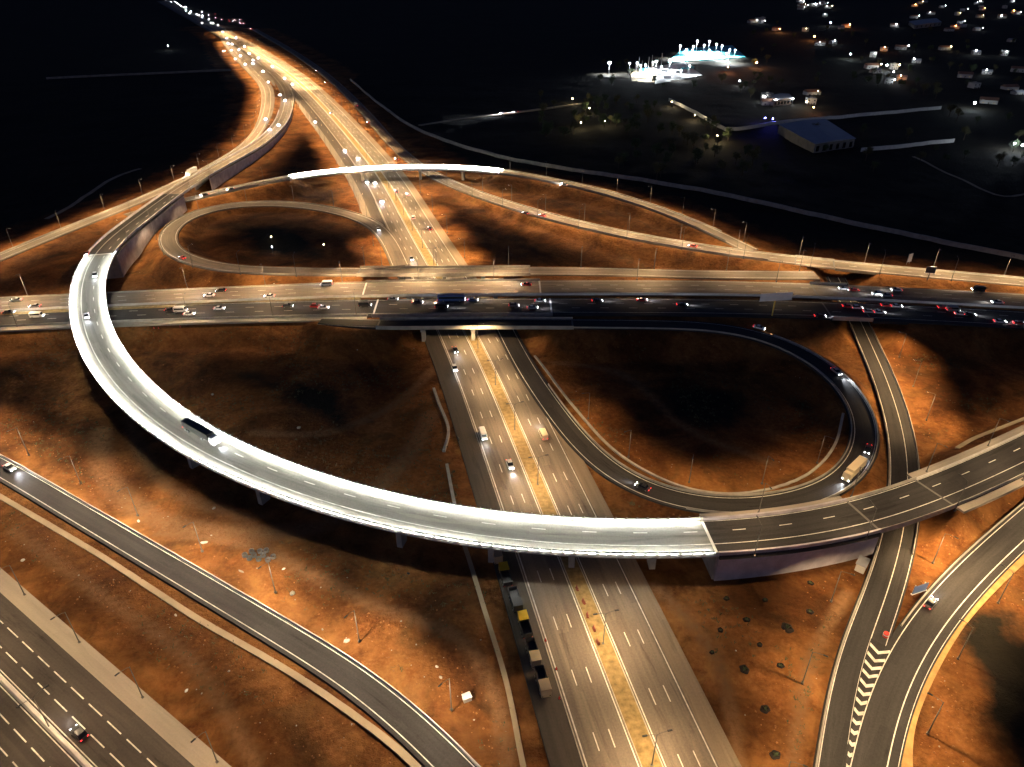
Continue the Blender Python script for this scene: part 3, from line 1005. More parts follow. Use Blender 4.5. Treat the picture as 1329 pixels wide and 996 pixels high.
LAMP_PROTO = {}
def street_lamp(x, y, z, rz, double, label, group, w=1.0, col=(1, .74, .45)):
    if double not in LAMP_PROTO:
        p_, ar, he, le = lamp_meshes(double)
        root = empty('street_lamp')
        p_.build('pole', POLE, root)
        for a_ in ar: a_.build('arm', POLE, root)
        for h_, l_ in zip(he, le):
            h = h_.build('lamp_head', DARK_M, root)
            l_.build('lens', LENS, h)
        LAMP_PROTO[double] = root
        o = root
    else:
        o = copy_tree(LAMP_PROTO[double])
        for c in list(o.children):
            if c.type == 'LIGHT':
                bpy.data.objects.remove(c)
    o.location = (x, y, z)
    o.rotation_euler = (0, 0, rz)
    tag(o, label, 'street lamp', group)
    for sd in ((1, -1) if double else (1,)):
        l = bpy.data.objects.new('lamp_light', lamp_light(col, LAMP_W * w))
        l.location = (sd * 2.5, 0, 10.5)
        l.rotation_euler = (0, R(-8) * sd, 0)
        link(l, o)
    return o

WARM, GOLD, NEUT = (1, .69, .37), (1, .65, .31), (1, .76, .50)
def lamp_row(rd, s0, s1, side, gap, phrase, w=1.0, col=WARM, double=False, off=None, phase=0, zoff=-.1):
    if s1 < s0: s0, s1 = s1, s0
    k, q = 0, s0 + phase
    while q <= s1:
        o_ = side * (rd.ev(q)[3] / 2 + .9) if off is None else off
        p = rd.pt(q, o_, zoff)
        _, _, _, _, tx, ty = rd.ev(q)
        nrm = math.atan2(-tx, ty)                 # right hand side of travel
        rz = nrm if double else (nrm + math.pi if side > 0 else nrm)
        px = proj(p)
        if rd is not R2 and p[2] < 6 and R2.near(p[0], p[1])[2] < 9 and R2.ev(R2.near(p[0], p[1])[0])[2] > 5:
            q += gap          # no lamp can stand under the flyover
            continue
        blocked = False
        for r_ in NAMES.values():
            if r_ is rd: continue
            sn, on, dn = r_.near(p[0], p[1])
            hw_ = {R1: 20.0, R12: 16.0}.get(r_, r_.ev(sn)[3] / 2)
            if dn < hw_ + .4 and abs(r_.ev(sn)[2] - p[2]) < 3.5: blocked = True
        if max(th(p[0] + dx_, p[1] + dy_) for dx_ in (-5, 0, 5) for dy_ in (-5, 0, 5)) > p[2] + 2.2: blocked = True
        if blocked:
            q += gap
            continue
        if rd is R1 and max(-d_[2] + d_[0].w[0] / 2 + 3 for d_ in ((r_, 0, r_.near(p[0], p[1])[2]) for r_ in (R4N, R4S, R9, R10, R5))) > 0:
            q += gap
            continue
        if -260 < px[0] < 1600 and -40 < px[1] < 1180:
            street_lamp(p[0], p[1], p[2], rz, double, f'{ordinal(k)} {"twin armed " if double else ""}street lamp from {phrase[0]}, {phrase[1]}', 'street lamps, ' + phrase[1], w, col)
            k += 1
        q += gap

s_ = R1.near(*at(839, 994)[:2])[0]
lamp_row(R1, s_ - 29, R1.sat(400, 117), 0, 29, ('the bottom edge','main highway median'), .85, WARM, True, 0.0)
lamp_row(R1, R1.sat(400, 117) + 20, R1.sat(285, 39), 0, 36, ('the exit bend','far highway median'), 3.4, GOLD, True, 0.0)
lamp_row(R1, R1.sat(580, 380), R1.sat(300, 48), 1, 40, ('the crossing bridges','right shoulder of the far highway'), 2.0, GOLD, False, 18.0)
lamp_row(R1, R1.sat(580, 380), R1.sat(402, 120), -1, 30, ('the crossing bridges','left shoulder of the far highway'), 2.0, GOLD, False, -24.3, 12)
lamp_row(R7, 0, R7.L, -1, 27, ('the left edge','upper side of the lower left ramp'), 1.9, NEUT, False, -8.0)
lamp_row(R8, 0, R8.sat(1150, 760), -1, 26, ('the bottom edge','left of the chevron junction'), .9, WARM, False, -9.5)
lamp_row(R11, 0, R11.L, 1, 25, ('the bottom edge','outer side of the lower right ramp'), 1.4, WARM, False, 8.0)
lamp_row(R8, R8.sat(1178, 640), R8.sat(1119, 432), 1, 22, ('the flyover','ramp leaving the underpass'), 2.0, GOLD, False, 9.5)
lamp_row(R11, R11.sat(1200, 820), R11.L, -1, 24, ('the gore tip','inner side of the lower right ramp'), 2.6, GOLD, False, -8.0)
lamp_row(R12, 0, R12.L, 1, 25, ('the bottom edge','pale shoulder of the lower left highway'), .45, WARM, False, 14.6, 6)
lamp_row(R12, 0, R12.L, 0, 30, ('the bottom edge','median barrier of the lower left highway'), .4, WARM, True, 0)
lamp_row(R2, R2.sat(960, 700), R2.L, 1, 30, ('the white lights','lower side of the right flyover approach'), .65, WARM)
lamp_row(R2, R2.sat(1000, 690), R2.L, -1, 30, ('the white lights','inner side of the right flyover approach'), .5, WARM)
lamp_row(R2, R2.sat(350, 88), R2.sat(140, 326), -1, 32, ('the highway exit','inner side of the left flyover approach'), 1.9, WARM)
lamp_row(R3, R3.sat(290, 56), R3.sat(318, 182), 1, 30, ('the top','merging lanes beside the far car queue'), 3.0, GOLD)
lamp_row(R3, R3.sat(309, 191), R3.L, 1, 30, ('the highway exit','outer side of the leftmost ramp'), 1.7, WARM)
lamp_row(R5, R5.sat(150, 285), R5.sat(378, 230), 1, 28, ('the left','ramp left of the distant white bridge'), 1.1, WARM)
lamp_row(R5, R5.sat(660, 224), R5.L, -1, 26, ('the bridge','ramp right of the distant white bridge'), 1.2, WARM)
lamp_row(R6, R6.sat(545, 215), R6.L, 1, 30, ('the left','near side of the long northern ramp'), 1.2, WARM)
lamp_row(R6, R6.sat(600, 245), R6.L, -1, 30, ('the left','far side of the long northern ramp'), 1.2, WARM, False, None, 15)
lamp_row(R9, 4, R9.sat(440, 353), 1, 26, ('the highway','outside of the small northwest loop'), .6, WARM)
lamp_row(R9, R9.sat(470, 353), R9.sat(1060, 358), -1, 34, ('the left','northern collector road'), 1.2, WARM)
lamp_row(R4N, 0, R4N.sat(690, 374), -1, 34, ('the left','northern edge of the crossing highway'), 2.1, WARM)
lamp_row(R4S, 0, R4S.sat(480, 400), 1, 34, ('the left','southern edge of the crossing highway'), .9, WARM, False, 7.2)
lamp_row(R4N, R4N.sat(830, 372), R4N.sat(1070, 378), -1, 62, ('the bridges','dim right part of the crossing highway'), .6, WARM)
lamp_row(R10, R10.sat(1098, 620), R10.sat(700, 505), 1, 26, ('the right','inner rim of the southeast loop'), .45, GOLD, False, 8.5)

# ------------------------------------------------------------------ vehicles
def ring(x, hw, z0, z1, ch, top=1.0):
    t_ = hw * top
    return [(x, -hw + ch, z0), (x, hw - ch, z0), (x, hw, z0 + ch), (x, hw * (1 + top) / 2, z1 - ch), (x, t_ - ch, z1), (x, -t_ + ch, z1), (x, -hw * (1 + top) / 2, z1 - ch), (x, -hw, z0 + ch)]

def wheels(root, xs_, hw, r, wd=.22):
    for x in xs_:
        for sd in (-1, 1):
            mb = MB()
            mb.tube([(x, sd * (hw - wd), r), (x, sd * hw, r)], r, 14)
            w_ = mb.build('wheel', RUBBER, root)
            MB().tube([(x, sd * (hw - .02), r), (x, sd * (hw + .015), r)], r * .6, 10).build('rim', STEEL, w_)

def lamps(root, xf, xr, hw, zf, zr, big=1.0, dx=.62):
    for sd in (-1, 1):
        MB().box((xf, sd * hw * dx, zf), (.14, .34 * big, .2 * big)).build('headlight', HEADL if big < 1.4 else HEADF, root)
        MB().box((xr, sd * hw * (dx + .1), zr), (.1, .3, .16)).build('taillight', TAILL, root)

def car_proto(kind, far):
    root = empty('car')
    big = 1.7 if far else 1.0
    if kind in ('sedan', 'hatch'):
        L_ = 4.5 if kind == 'sedan' else 4.2
        hw = .9 if kind == 'sedan' else .95
        H_ = 1.45 if kind == 'sedan' else 1.7
        z1 = .92 if kind == 'sedan' else 1.05
        f = L_ / 2
        MB().loft([ring(-f, hw * .86, .38, z1 * .9, .1), ring(-f + .18, hw * .97, .28, z1, .12), ring(-1.2, hw, .24, z1 + .02, .1), ring(.9, hw, .24, z1, .1), ring(f - .45, hw * .97, .26, z1 - .14, .12), ring(f - .08, hw * .86, .32, z1 - .26, .12), ring(f, hw * .75, .4, z1 - .36, .1)]).build('body', CP_['white'], root, False)
        xr = -f + (.75 if kind == 'sedan' else .12)
        MB().loft([ring(xr, hw * .9, z1 - .05, z1 + .02, .03, .95), ring(xr + .55, hw * .93, z1 - .05, H_ - .05, .06, .82), ring(.25, hw * .93, z1 - .05, H_ - .04, .06, .82), ring(1.15, hw * .9, z1 - .08, z1, .03, .95)]).build('window', GLASS, root)
        MB().loft([ring(xr + .6, hw * .74, H_ - .06, H_, .02), ring(-.3, hw * .77, H_ - .06, H_ + .03, .03), ring(.2, hw * .74, H_ - .06, H_, .02)]).build('roof', CP_['white'], root)
        if not far: wheels(root, (-1.35, 1.35), hw, .33)
        lamps(root, f - .02, -f, hw, .62, .75, big)
    elif kind == 'van':
        hw, f = 1.0, 2.6
        MB().loft([ring(-f, hw * .93, .35, 2.25, .12, .9), ring(-f + .2, hw, .28, 2.32, .14, .92), ring(1.2, hw, .28, 2.34, .14, .92), ring(1.75, hw, .28, 2.1, .14, .9), ring(2.1, hw * .98, .28, 1.25, .12), ring(f - .08, hw * .9, .32, 1.05, .12), ring(f, hw * .8, .4, .95, .1)]).build('body', CP_['white'], root)
        mb = MB()
        for sd in (-1, 1):
            mb.add([(-2.3, sd * 1.012, 1.3), (1.75, sd * 1.012, 1.3), (1.5, sd * .99, 1.95), (-2.3, sd * .99, 1.95)], [(0, 1, 2, 3)] if sd < 0 else [(3, 2, 1, 0)])
            mb.build('window', GLASS, root); mb = MB()
        MB().add([(2.115, -.85, 1.28), (2.115, .85, 1.28), (1.79, .78, 2.05), (1.79, -.78, 2.05)], [(0, 1, 2, 3)]).build('windscreen', GLASS, root)
        if not far: wheels(root, (-1.6, 1.65), hw, .36)
        lamps(root, f, -f, hw, .75, .9, big)
    elif kind in ('box', 'semi', 'tipper', 'lorry'):
        hw = 1.22
        L_ = {'box': 8.0, 'semi': 15.0, 'tipper': 7.6, 'lorry': 10.5}[kind]
        f = L_ / 2
        cab = CP_['white']
        MB().loft([ring(f - 2.0, hw, .7, 2.75, .12, .95), ring(f - .5, hw, .6, 2.85, .14, .95), ring(f - .15, hw, .5, 1.7, .14), ring(f, hw * .95, .45, 1.5, .12)]).build('cab', cab, root)
        MB().add([(f - .16, -1.05, 1.72), (f - .16, 1.05, 1.72), (f - .48, 1.0, 2.6), (f - .48, -1.0, 2.6)], [(0, 1, 2, 3)]).build('windscreen', GLASS, root)
        MB().box((-.3, 0, .78), (L_ - 1.2, .9, .26)).build('chassis', DARK_M, root)
        if kind in ('box', 'lorry'):
            MB().loft([ring(-f, hw, .95, 3.5, .06), ring(f - 2.15, hw, .95, 3.5, .06)]).build('cargo_box', CP_['white'], root)
        elif kind == 'semi':
            o = MB().loft([ring(-f, hw, 1.1, 3.3, .08), ring(f - 2.5, hw, 1.1, 3.3, .08)]).build('trailer', CP_['black'], root)
        else:
            b0, b1 = -f, f - 2.2
            mb = MB()
            zt, zb = 2.55, 1.0
            mb.add([(b0, -hw, zb + .35), (b1, -hw, zb), (b1, hw, zb), (b0, hw, zb + .35), (b0 - .2, -hw, zt), (b1, -hw, zt), (b1, hw, zt), (b0 - .2, hw, zt),
                    (b0 + .1, -hw + .1, zb + .5), (b1 - .1, -hw + .1, zb + .2), (b1 - .1, hw - .1, zb + .2), (b0 + .1, hw - .1, zb + .5), (b0 - .05, -hw + .1, zt), (b1 - .1, -hw + .1, zt), (b1 - .1, hw - .1, zt), (b0 - .05, hw - .1, zt)],
                   [(3, 2, 1, 0), (0, 1, 5, 4), (1, 2, 6, 5), (2, 3, 7, 6), (3, 0, 4, 7), (8, 9, 10, 11), (9, 8, 12, 13), (10, 9, 13, 14), (11, 10, 14, 15), (8, 11, 15, 12), (4, 5, 13, 12), (5, 6, 14, 13), (6, 7, 15, 14), (7, 4, 12, 15)])
            mb.build('tipper_bed', DARK_M, root)
            MB().box((b1 + .55, 0, 3.0), (3.3, 2.5, .14)).build('cab', CP_['white'], root)
        if not far: wheels(root, {'box': (-2.4, 2.6), 'semi': (-6.2, -5.0, 1.6, 6.2), 'tipper': (-2.6, -1.35, 2.5), 'lorry': (-3.9, -2.7, 3.9)}[kind], hw, .5, .3)
        lamps(root, f, -f, hw, .85, 1.0, big, .75)
    elif kind == 'bus':
        hw, f = 1.25, 5.8
        MB().loft([ring(-f, hw * .96, .45, 3.0, .15), ring(-f + .2, hw, .35, 3.1, .18), ring(f - .25, hw, .35, 3.1, .18), ring(f, hw * .95, .4, 2.9, .18)]).build('body', CP_['white'], root)
        for sd in (-1, 1):
            MB().box((0, sd * 1.245, 2.0), (10.6, .03, .95)).build('window', GLASS, root)
        MB().box((f - .01, 0, 1.9), (.05, 2.1, 1.3)).build('windscreen', GLASS, root)
        if not far: wheels(root, (-3.4, 3.6), hw, .5, .3)
        lamps(root, f, -f, hw, .8, 1.0, big, .75)
    elif kind == 'moto':
        mb = MB().tube([(-.9, 0, .55), (-.2, 0, .75), (.5, 0, .8), (.75, 0, .95)], [.1, .17, .16, .06], 8)
        mb.build('frame', DARK_M, root)
        for x in (-.65, .7):
            MB().tube([(x, -.06, .31), (x, .06, .31)], .31, 14).build('wheel', RUBBER, root)
        MB().tube([(.66, 0, .35), (.6, -.3, 1.05), (.6, .3, 1.05)], .03, 6).build('handlebar', STEEL, root)
    return root

PROTO = {}
CATN = {'sedan': 'car', 'hatch': 'car', 'van': 'van', 'box': 'truck', 'semi': 'truck', 'tipper': 'truck', 'lorry': 'truck', 'bus': 'bus', 'moto': 'motorcycle'}
NAMEN = {'sedan': 'car', 'hatch': 'car', 'van': 'van', 'box': 'box_truck', 'semi': 'trailer_truck', 'tipper': 'tipper_truck', 'lorry': 'box_truck', 'bus': 'bus', 'moto': 'motorcycle'}
HL = {}
def headlight(w, col=(.86, .92, 1.0)):
    k = (w, col)
    if k not in HL:
        l = bpy.data.lights.new('headlight_beam', 'SPOT')
        l.energy = w
        l.color = col
        l.spot_size = R(64)
        l.spot_blend = .9
        l.shadow_soft_size = .25
        HL[k] = l
    return HL[k]

def vehicle(px, py, rd, sgn, kind, color, label, group=None, beam=1.0, world=None, rz=None, lit=True, z=None):
    zr = 0.0
    if rd is not None:
        for _ in range(4):
            p = at(px, py, zr)
            s_, off, d = rd.near(p[0], p[1])
            zr = rd.ev(s_)[2]
        x, y, _, _, tx, ty = rd.ev(s_)
        x, y = p[0], p[1]
        z0, z1 = rd.ev(max(0, s_ - 4))[2], rd.ev(min(rd.L, s_ + 4))[2]
        heading = math.atan2(ty * sgn, tx * sgn)
        pitch = -math.atan2((z1 - z0) * sgn, 8)
    else:
        p = ground_at(px, py) if z is None else at(px, py, z)
        x, y, zr = p
        heading, pitch = rz, 0
    far = math.hypot(x, y) > 430
    k = (kind, far)
    if k not in PROTO:
        PROTO[k] = o = car_proto(kind, far)
        o.name = NAMEN[kind]
    else:
        o = copy_tree(PROTO[k])
        for c in list(o.children):
            if c.type == 'LIGHT': bpy.data.objects.remove(c)
    o.location = (x, y, zr + .04)
    o.rotation_euler = (0, pitch, heading)
    for c in o.children:
        n_ = c.name.split('.')[0]
        if n_ in ('body', 'roof', 'cab', 'cargo_box'):
            c.material_slots[0].link = 'OBJECT'
            col = color
            if n_ == 'cargo_box' and color not in ('white', 'cream'): col = 'beige'
            c.material_slots[0].material = CP_[col]
        if n_ == 'headlight' and not lit:
            c.material_slots[0].link = 'OBJECT'; c.material_slots[0].material = GLASS
        if n_ == 'taillight' and not lit:
            c.material_slots[0].link = 'OBJECT'; c.material_slots[0].material = CP_['red']
    tag(o, label, CATN[kind], group)
    if lit and beam > 0:
        l = bpy.data.objects.new('headlight_beam', headlight(HEAD_W * beam))
        fx = {'sedan': 2.35, 'hatch': 2.2, 'van': 2.7, 'box': 4.1, 'semi': 7.6, 'lorry': 5.4, 'bus': 5.9, 'tipper': 3.9}.get(kind, 2)
        l.location = (fx, 0, .85)
        l.rotation_euler = (0, R(-82), 0)
        link(l, o)
    return o

V = vehicle
# main highway, near part
V(591, 456, R1, -1, 'sedan', 'black', 'black car with bright headlights just south of the crossing bridges')
V(590, 480, R1, -1, 'hatch', 'white', 'white car close behind the black car south of the crossing bridges', beam=.5)
V(627, 567, R1, -1, 'van', 'white', 'white van coming down the left carriageway of the main highway')
V(662, 605, R1, -1, 'sedan', 'silver', 'silver car beside the median just above the flyover, beams on the road', beam=1.5)
V(705, 567, R1, 1, 'van', 'cream', 'cream van with red tail lights on the right carriageway above the flyover')
V(595, 571, R1, -1, 'moto', 'black', 'dark motorcycle on the service lane edge', beam=0)
V(834, 634, R10, 1, 'sedan', 'black', 'dark car with red tail lights leaving the southeast loop', beam=.6)
# main highway, far part
V(534, 337, R1, -1, 'sedan', 'grey', 'dark grey car just north of the crossing bridges')
V(491, 299, R1, -1, 'sedan', 'white', 'white car on the left shoulder lane north of the crossing bridges')
V(536, 284, R1, 1, 'hatch', 'white', 'white car heading away between the crossing bridges and the white bridge')
V(558, 298, R1, 1, 'sedan', 'black', 'black car heading away on the right carriageway north of the crossing bridges')
V(495, 262, R1, -1, 'sedan', 'silver', 'car with the strongest headlight pool below the distant white bridge', beam=2.2)
V(476, 237, R1, -1, 'hatch', 'grey', 'grey car just below the distant white bridge, left lane')
V(486, 238, R1, -1, 'sedan', 'white', 'white car just below the distant white bridge, inner lane', beam=1.4)
V(515, 250, R1, 1, 'sedan', 'grey', 'grey car heading away just below the distant white bridge')
V(530, 254, R1, 1, 'sedan', 'white', 'white car heading away, outer lane below the distant white bridge')
V(447, 196, R1, -1, 'sedan', 'white', 'white car above the distant white bridge, left lane', beam=1.5)
V(464, 206, R1, -1, 'hatch', 'white', 'white car nearest above the distant white bridge, inner lane', beam=1.5)
V(515, 208, R6, -1, 'sedan', 'black', 'black car on the side lane right above the distant white bridge')
V(462, 138, R6, -1, 'lorry', 'cream', 'pale box truck on the right side lane of the far highway')
V(478, 160, R6, -1, 'sedan', 'red', 'red car behind the pale box truck on the far side lane')
V(411, 93, R6, -1, 'sedan', 'grey', 'grey car farthest along the far side lane')
V(423, 108, R1, 1, 'sedan', 'black', 'dark car in the right carriageway abreast of the ramp exit')
V(430, 148, R1, 1, 'sedan', 'silver', 'silver car alone on the far carriageway near the pale truck')
V(409, 159, R1, -1, 'sedan', 'white', 'white car on the pale shoulder where the earth mound begins', beam=.8)
V(379, 110, R1, -1, 'hatch', 'white', 'bright car beside the exit joint on the main highway', beam=2)
V(369, 102, R1, -1, 'sedan', 'white', 'white car just behind the bright car by the exit joint', beam=1.2)
V(353, 87, R1, -1, 'sedan', 'white', 'bright car on the far highway above the exit joint', beam=2)
# exit roads at top left
V(348, 107, R2, 1, 'sedan', 'white', 'bright white car on the joint of the exit road', beam=1.5)
V(328, 83, R3, 1, 'sedan', 'grey', 'grey car entering the exit road at far top left')
V(370, 131, R2, 1, 'hatch', 'white', 'car with large blue white beam on the curved exit road', beam=2.2)
V(363, 124, R2, 1, 'sedan', 'silver', 'silver car just behind the blue white beam on the exit road')
V(345, 155, R3, 1, 'sedan', 'white', 'white car on the outer lane of the curved exit road', beam=1.5)
V(362, 163, R2, 1, 'sedan', 'white', 'white car on the inner lane of the curved exit road', beam=1.2)
V(351, 169, R2, 1, 'sedan', 'grey', 'grey car lower on the curved exit road beside the white one')
V(249, 226, R3, 1, 'lorry', 'white', 'white box truck on the outer ramp above the wall opening', beam=1.2)
V(266, 254, R5, -1, 'sedan', 'black', 'black car about to pass under the flyover approach')
V(300, 247, R5, -1, 'sedan', 'grey', 'dark car halfway between the wall opening and the distant white bridge')
V(237, 336, R9, -1, 'sedan', 'red', 'red car on the left bend of the small loop', beam=.7)
V(732, 241, R5, -1, 'sedan', 'white', 'white car on the ramp right of the distant white bridge')
V(682, 278, R6, -1, 'sedan', 'black', 'black car leading on the long northern ramp', beam=.5)
V(704, 281, R6, -1, 'sedan', 'red', 'dark red car following on the long northern ramp', beam=.5)
V(899, 321, R6, -1, 'sedan', 'red', 'car with red tail lights at the right end of the northern ramp')
# the lit flyover
V(124, 359, R2, 1, 'hatch', 'white', 'white car at the left start of the white lit flyover')
V(113, 412, R2, 1, 'sedan', 'white', 'white and black car on the left bend of the white lit flyover', beam=1.2)
V(113, 331, R2, 1, 'sedan', 'red', 'dark red car on the joint where the lit flyover begins', beam=.4)
V(262, 567, R2, 1, 'semi', 'white', 'long black trailer truck with white cab on the lit flyover', beam=2.5)
# crossing highway, far carriageway (heading left)
for px, py, k, c, lab in ((272, 385, 'sedan', 'white', 'white car beside a black one left of the bridges, far carriageway'), (287, 379, 'hatch', 'black', 'black car beside a white one left of the bridges, far carriageway'),
    (350, 386, 'sedan', 'white', 'white car with a pale beam in the near lane of the far carriageway, left part'), (424, 371, 'van', 'white', 'white van on the far carriageway just left of the bridges'), (683, 371, 'sedan', 'red', 'dark red car on the far carriageway bridge'),
    (1095, 376, 'sedan', 'grey', 'grey car above the underpass leading a red one, far carriageway'), (1107, 378, 'sedan', 'red', 'red car above the underpass following a grey one, far carriageway'), (1138, 383, 'hatch', 'white', 'white car right of the underpass, middle of the far carriageway'),
    (1150, 385, 'sedan', 'silver', 'silver car trailing the white one right of the underpass'), (1163, 378, 'sedan', 'white', 'white car in the far lane right of the underpass'), (1269, 378, 'van', 'black', 'dark van on the far carriageway near the right edge'),
    (1294, 394, 'sedan', 'white', 'white car close to the median barrier near the right edge'), (22, 391, 'sedan', 'silver', 'silver car on the far carriageway at the left edge'), (46, 399, 'sedan', 'grey', 'grey car above the white van at the left edge')):
    V(px, py, R4N, -1, k, c, lab, beam=.8)
# near carriageway (heading right)
for px, py, k, c, lab in ((49, 412, 'van', 'white', 'white van on the near carriageway at the left edge'), (12, 407, 'sedan', 'black', 'black car behind the white van at the left edge'), (235, 405, 'van', 'silver', 'silver van in a pair just right of the lit flyover'),
    (246, 409, 'sedan', 'white', 'white car in front of the silver van right of the lit flyover'), (222, 404, 'sedan', 'black', 'black car behind the silver van right of the lit flyover'), (285, 402, 'sedan', 'white', 'white car alone on the near carriageway, left part'),
    (374, 399, 'hatch', 'black', 'black car on the near carriageway between the white car and the red one'), (410, 399, 'hatch', 'red', 'red car left of the bridge joint, near carriageway'), (420, 401, 'sedan', 'white', 'white car beside the red one left of the bridge joint'),
    (474, 398, 'van', 'black', 'black van at the bridge joint, near carriageway'), (510, 390, 'sedan', 'grey', 'grey car by the median on the near carriageway bridge'), (542, 394, 'sedan', 'black', 'black car at the left part of the near bridge'),
    (573, 400, 'van', 'black', 'black van with white headlights in the middle of the near bridge'), (586, 391, 'bus', 'blue', 'blue bus by the median in the middle of the near bridge'), (614, 391, 'sedan', 'blue', 'blue car ahead of the blue bus on the near bridge'),
    (667, 398, 'hatch', 'grey', 'grey car at the right part of the near bridge'), (691, 401, 'sedan', 'silver', 'silver car at the right joint of the near bridge, outer lane'), (701, 392, 'sedan', 'white', 'white car at the right joint of the near bridge, inner lane'),
    (775, 392, 'sedan', 'black', 'car with a long blue beam right of the near bridge'), (833, 391, 'sedan', 'red', 'red car following the long blue beam right of the near bridge'), (885, 397, 'sedan', 'black', 'dark car before the overhead sign, near carriageway'),
    (1064, 412, 'sedan', 'black', 'dark car in the outer lane left of the underpass'), (1100, 399, 'sedan', 'red', 'red car over the underpass, inner lane of the near carriageway'), (1112, 401, 'hatch', 'white', 'white car over the underpass, middle lane of the near carriageway'),
    (1127, 406, 'sedan', 'silver', 'silver car right of the underpass mouth, outer lane'), (1141, 407, 'sedan', 'white', 'white car right of the underpass mouth, ahead of the silver one'), (1150, 398, 'sedan', 'red', 'red car right of the underpass, inner lane of the near carriageway'),
    (1163, 399, 'sedan', 'white', 'white car ahead of the red one right of the underpass'), (1224, 401, 'sedan', 'red', 'red car between the underpass and the right edge, inner lane'), (1236, 404, 'van', 'grey', 'grey van between the underpass and the right edge'),
    (1246, 409, 'sedan', 'white', 'white car in the outer lane between the underpass and the right edge'), (1258, 410, 'sedan', 'black', 'black car just ahead of the white one near the right edge'), (1297, 419, 'sedan', 'white', 'white car in the outermost lane near the right edge'),
    (1322, 421, 'sedan', 'red', 'red car at the very right edge, outermost lane')):
    V(px, py, R4S, 1, k, c, lab, beam=1.6 if 'blue beam' in lab else .8)
# loops and ramps
V(985, 427, R10, 1, 'sedan', 'white', 'white car with pink tail lights entering the southeast loop', beam=1.6)
V(1085, 484, R10, 1, 'sedan', 'silver', 'car lighting the dark southeast loop with a blue white beam', beam=2.5)
V(1126, 585, R10, 1, 'sedan', 'black', 'dark car with two bright headlights behind the pale truck on the loop', beam=.8)
V(1107, 615, R10, 1, 'lorry', 'cream', 'large pale box truck at the bottom of the southeast loop', beam=1.5)
V(13, 609, R7, 1, 'sedan', 'silver', 'silver car at the left edge entering the narrow lower ramp', beam=2)
V(1207, 785, R11, 1, 'sedan', 'black', 'dark car with red tail lights on the lower right ramp', beam=.6)
V(104, 954, R12, 1, 'hatch', 'black', 'dark car with red tail lights on the lower left highway', beam=.5)
# the far queue coming down the highway, and the red lights going away
fq_ = ((283, 33), (289, 42), (296, 57), (306, 50), (310, 65), (317, 61), (300, 66), (312, 73), (290, 67), (323, 70), (328, 79), (305, 77), (335, 76), (318, 84), (341, 93), (294, 50), (301, 58))
for i, (px, py) in enumerate(fq_):
    p = at(px, py)
    V(px, py, R1, -1, ('sedan', 'van', 'hatch')[i % 3], ('white', 'silver', 'grey')[i % 3], 'one of the crowded far cars with headlights on the distant highway', 'cars queueing on the far highway', beam=1.8)
for i, (px, py) in enumerate(((262, 16), (262, 30), (246, 18), (222, 3), (232, 6), (215, 0))):
    V(px, py, R1, -1, 'sedan', 'white', 'one of the most distant headlights at the top left edge', 'most distant cars', beam=1.5)
for i, (px, py) in enumerate(((280, 24), (288, 26), (298, 28), (306, 27), (313, 26), (272, 20), (326, 38))):
    V(px, py, R1, 1, 'sedan', 'red', 'one of the distant red tail lights at the highway bend', 'distant cars driving away', beam=.5)
rq = random.Random(3)
for i in range(16):
    t_ = rq.random()
    V(225 + 62 * t_ + rq.uniform(-3, 2), 2 + 33 * t_ + rq.uniform(-1, 2), R1, -1, ('sedan', 'van')[i % 2], ('white', 'silver')[i % 2], 'one of the most distant headlights at the top left edge', 'most distant cars', beam=1.5)
for i in range(10):
    t_ = rq.random()
    V(262 + 60 * t_, 15 + 17 * t_ + rq.uniform(-1.5, 1.5), R1, 1, 'sedan', 'red', 'one of the distant red tail lights at the highway bend', 'distant cars driving away', beam=.5)
# lorries parked along the service lane
rz_ = math.atan2(R1.t[20, 1], R1.t[20, 0]) + math.pi
tip = ((644, 722, 'tipper', 'beige', 'beige truck nearest the flyover in the row parked on the verge'), (656, 752, 'tipper', 'yellow', 'yellow truck with dark bed, nearer the flyover of the two yellow ones'),
       (681, 817, 'tipper', 'yellow', 'yellow truck farther from the flyover, alone in its stretch of verge'), (692, 853, 'tipper', 'beige', 'small beige tipper parked third from the flyover on the verge'), (704, 890, 'tipper', 'beige', 'brown tipper parked last in the row on the verge'))
tip += ((669, 784, 'tipper', 'black', 'dark tipper parked between the two yellow trucks'),)
for px, py, k, c, lab in tip:
    o = V(px, py, R1, -1 if c != 'yellow' else 1, k, c, lab, 'trucks parked on the verge', beam=0, lit=False)
    o.scale = (.84, .92, .92)
# the lit country track
TRK = Road(zz([(545, 163), (590, 156), (630, 151), (668, 146), (700, 142), (760, 134)], 5), sm=10)
tag(sweep(MB(), TRK, 0, TRK.L, [(-1, 0, .25), (1, 0, .25), (1, .2, -.6), (-1, -.2, -.6)][::-1]).build('track', TRACK), kind='structure')
V(652, 148, TRK, -1, 'sedan', 'white', 'leading car on the lit country track beyond the fence', beam=28)
V(669, 146, TRK, -1, 'sedan', 'grey', 'following car on the lit country track beyond the fence', beam=20)

# ------------------------------------------------------------------ walls, drains and paths on the ground
def ground_line(pts, name, width, height, mat, label=None, cat=None, kind=None, sink=.4, sm=3.0, ds=2.0, parent=None):
    rd = Road([(p[0], p[1], 0, width) for p in pts], sm=sm, ds=ds)
    mb = MB()
    rings = []
    for i in range(len(rd.s)):
        x, y = rd.xy[i]
        n = rd.n[i]
        h = th(x, y)
        a, b_ = width / 2 * n, -width / 2 * n
        rings.append([(x + a[0], y + a[1], h - sink), (x + a[0], y + a[1], h + height), (x + b_[0], y + b_[1], h + height), (x + b_[0], y + b_[1], h - sink)])
    mb.loft(rings)
    o = mb.build(name, mat, parent)
    return tag(o, label, cat, None, kind)

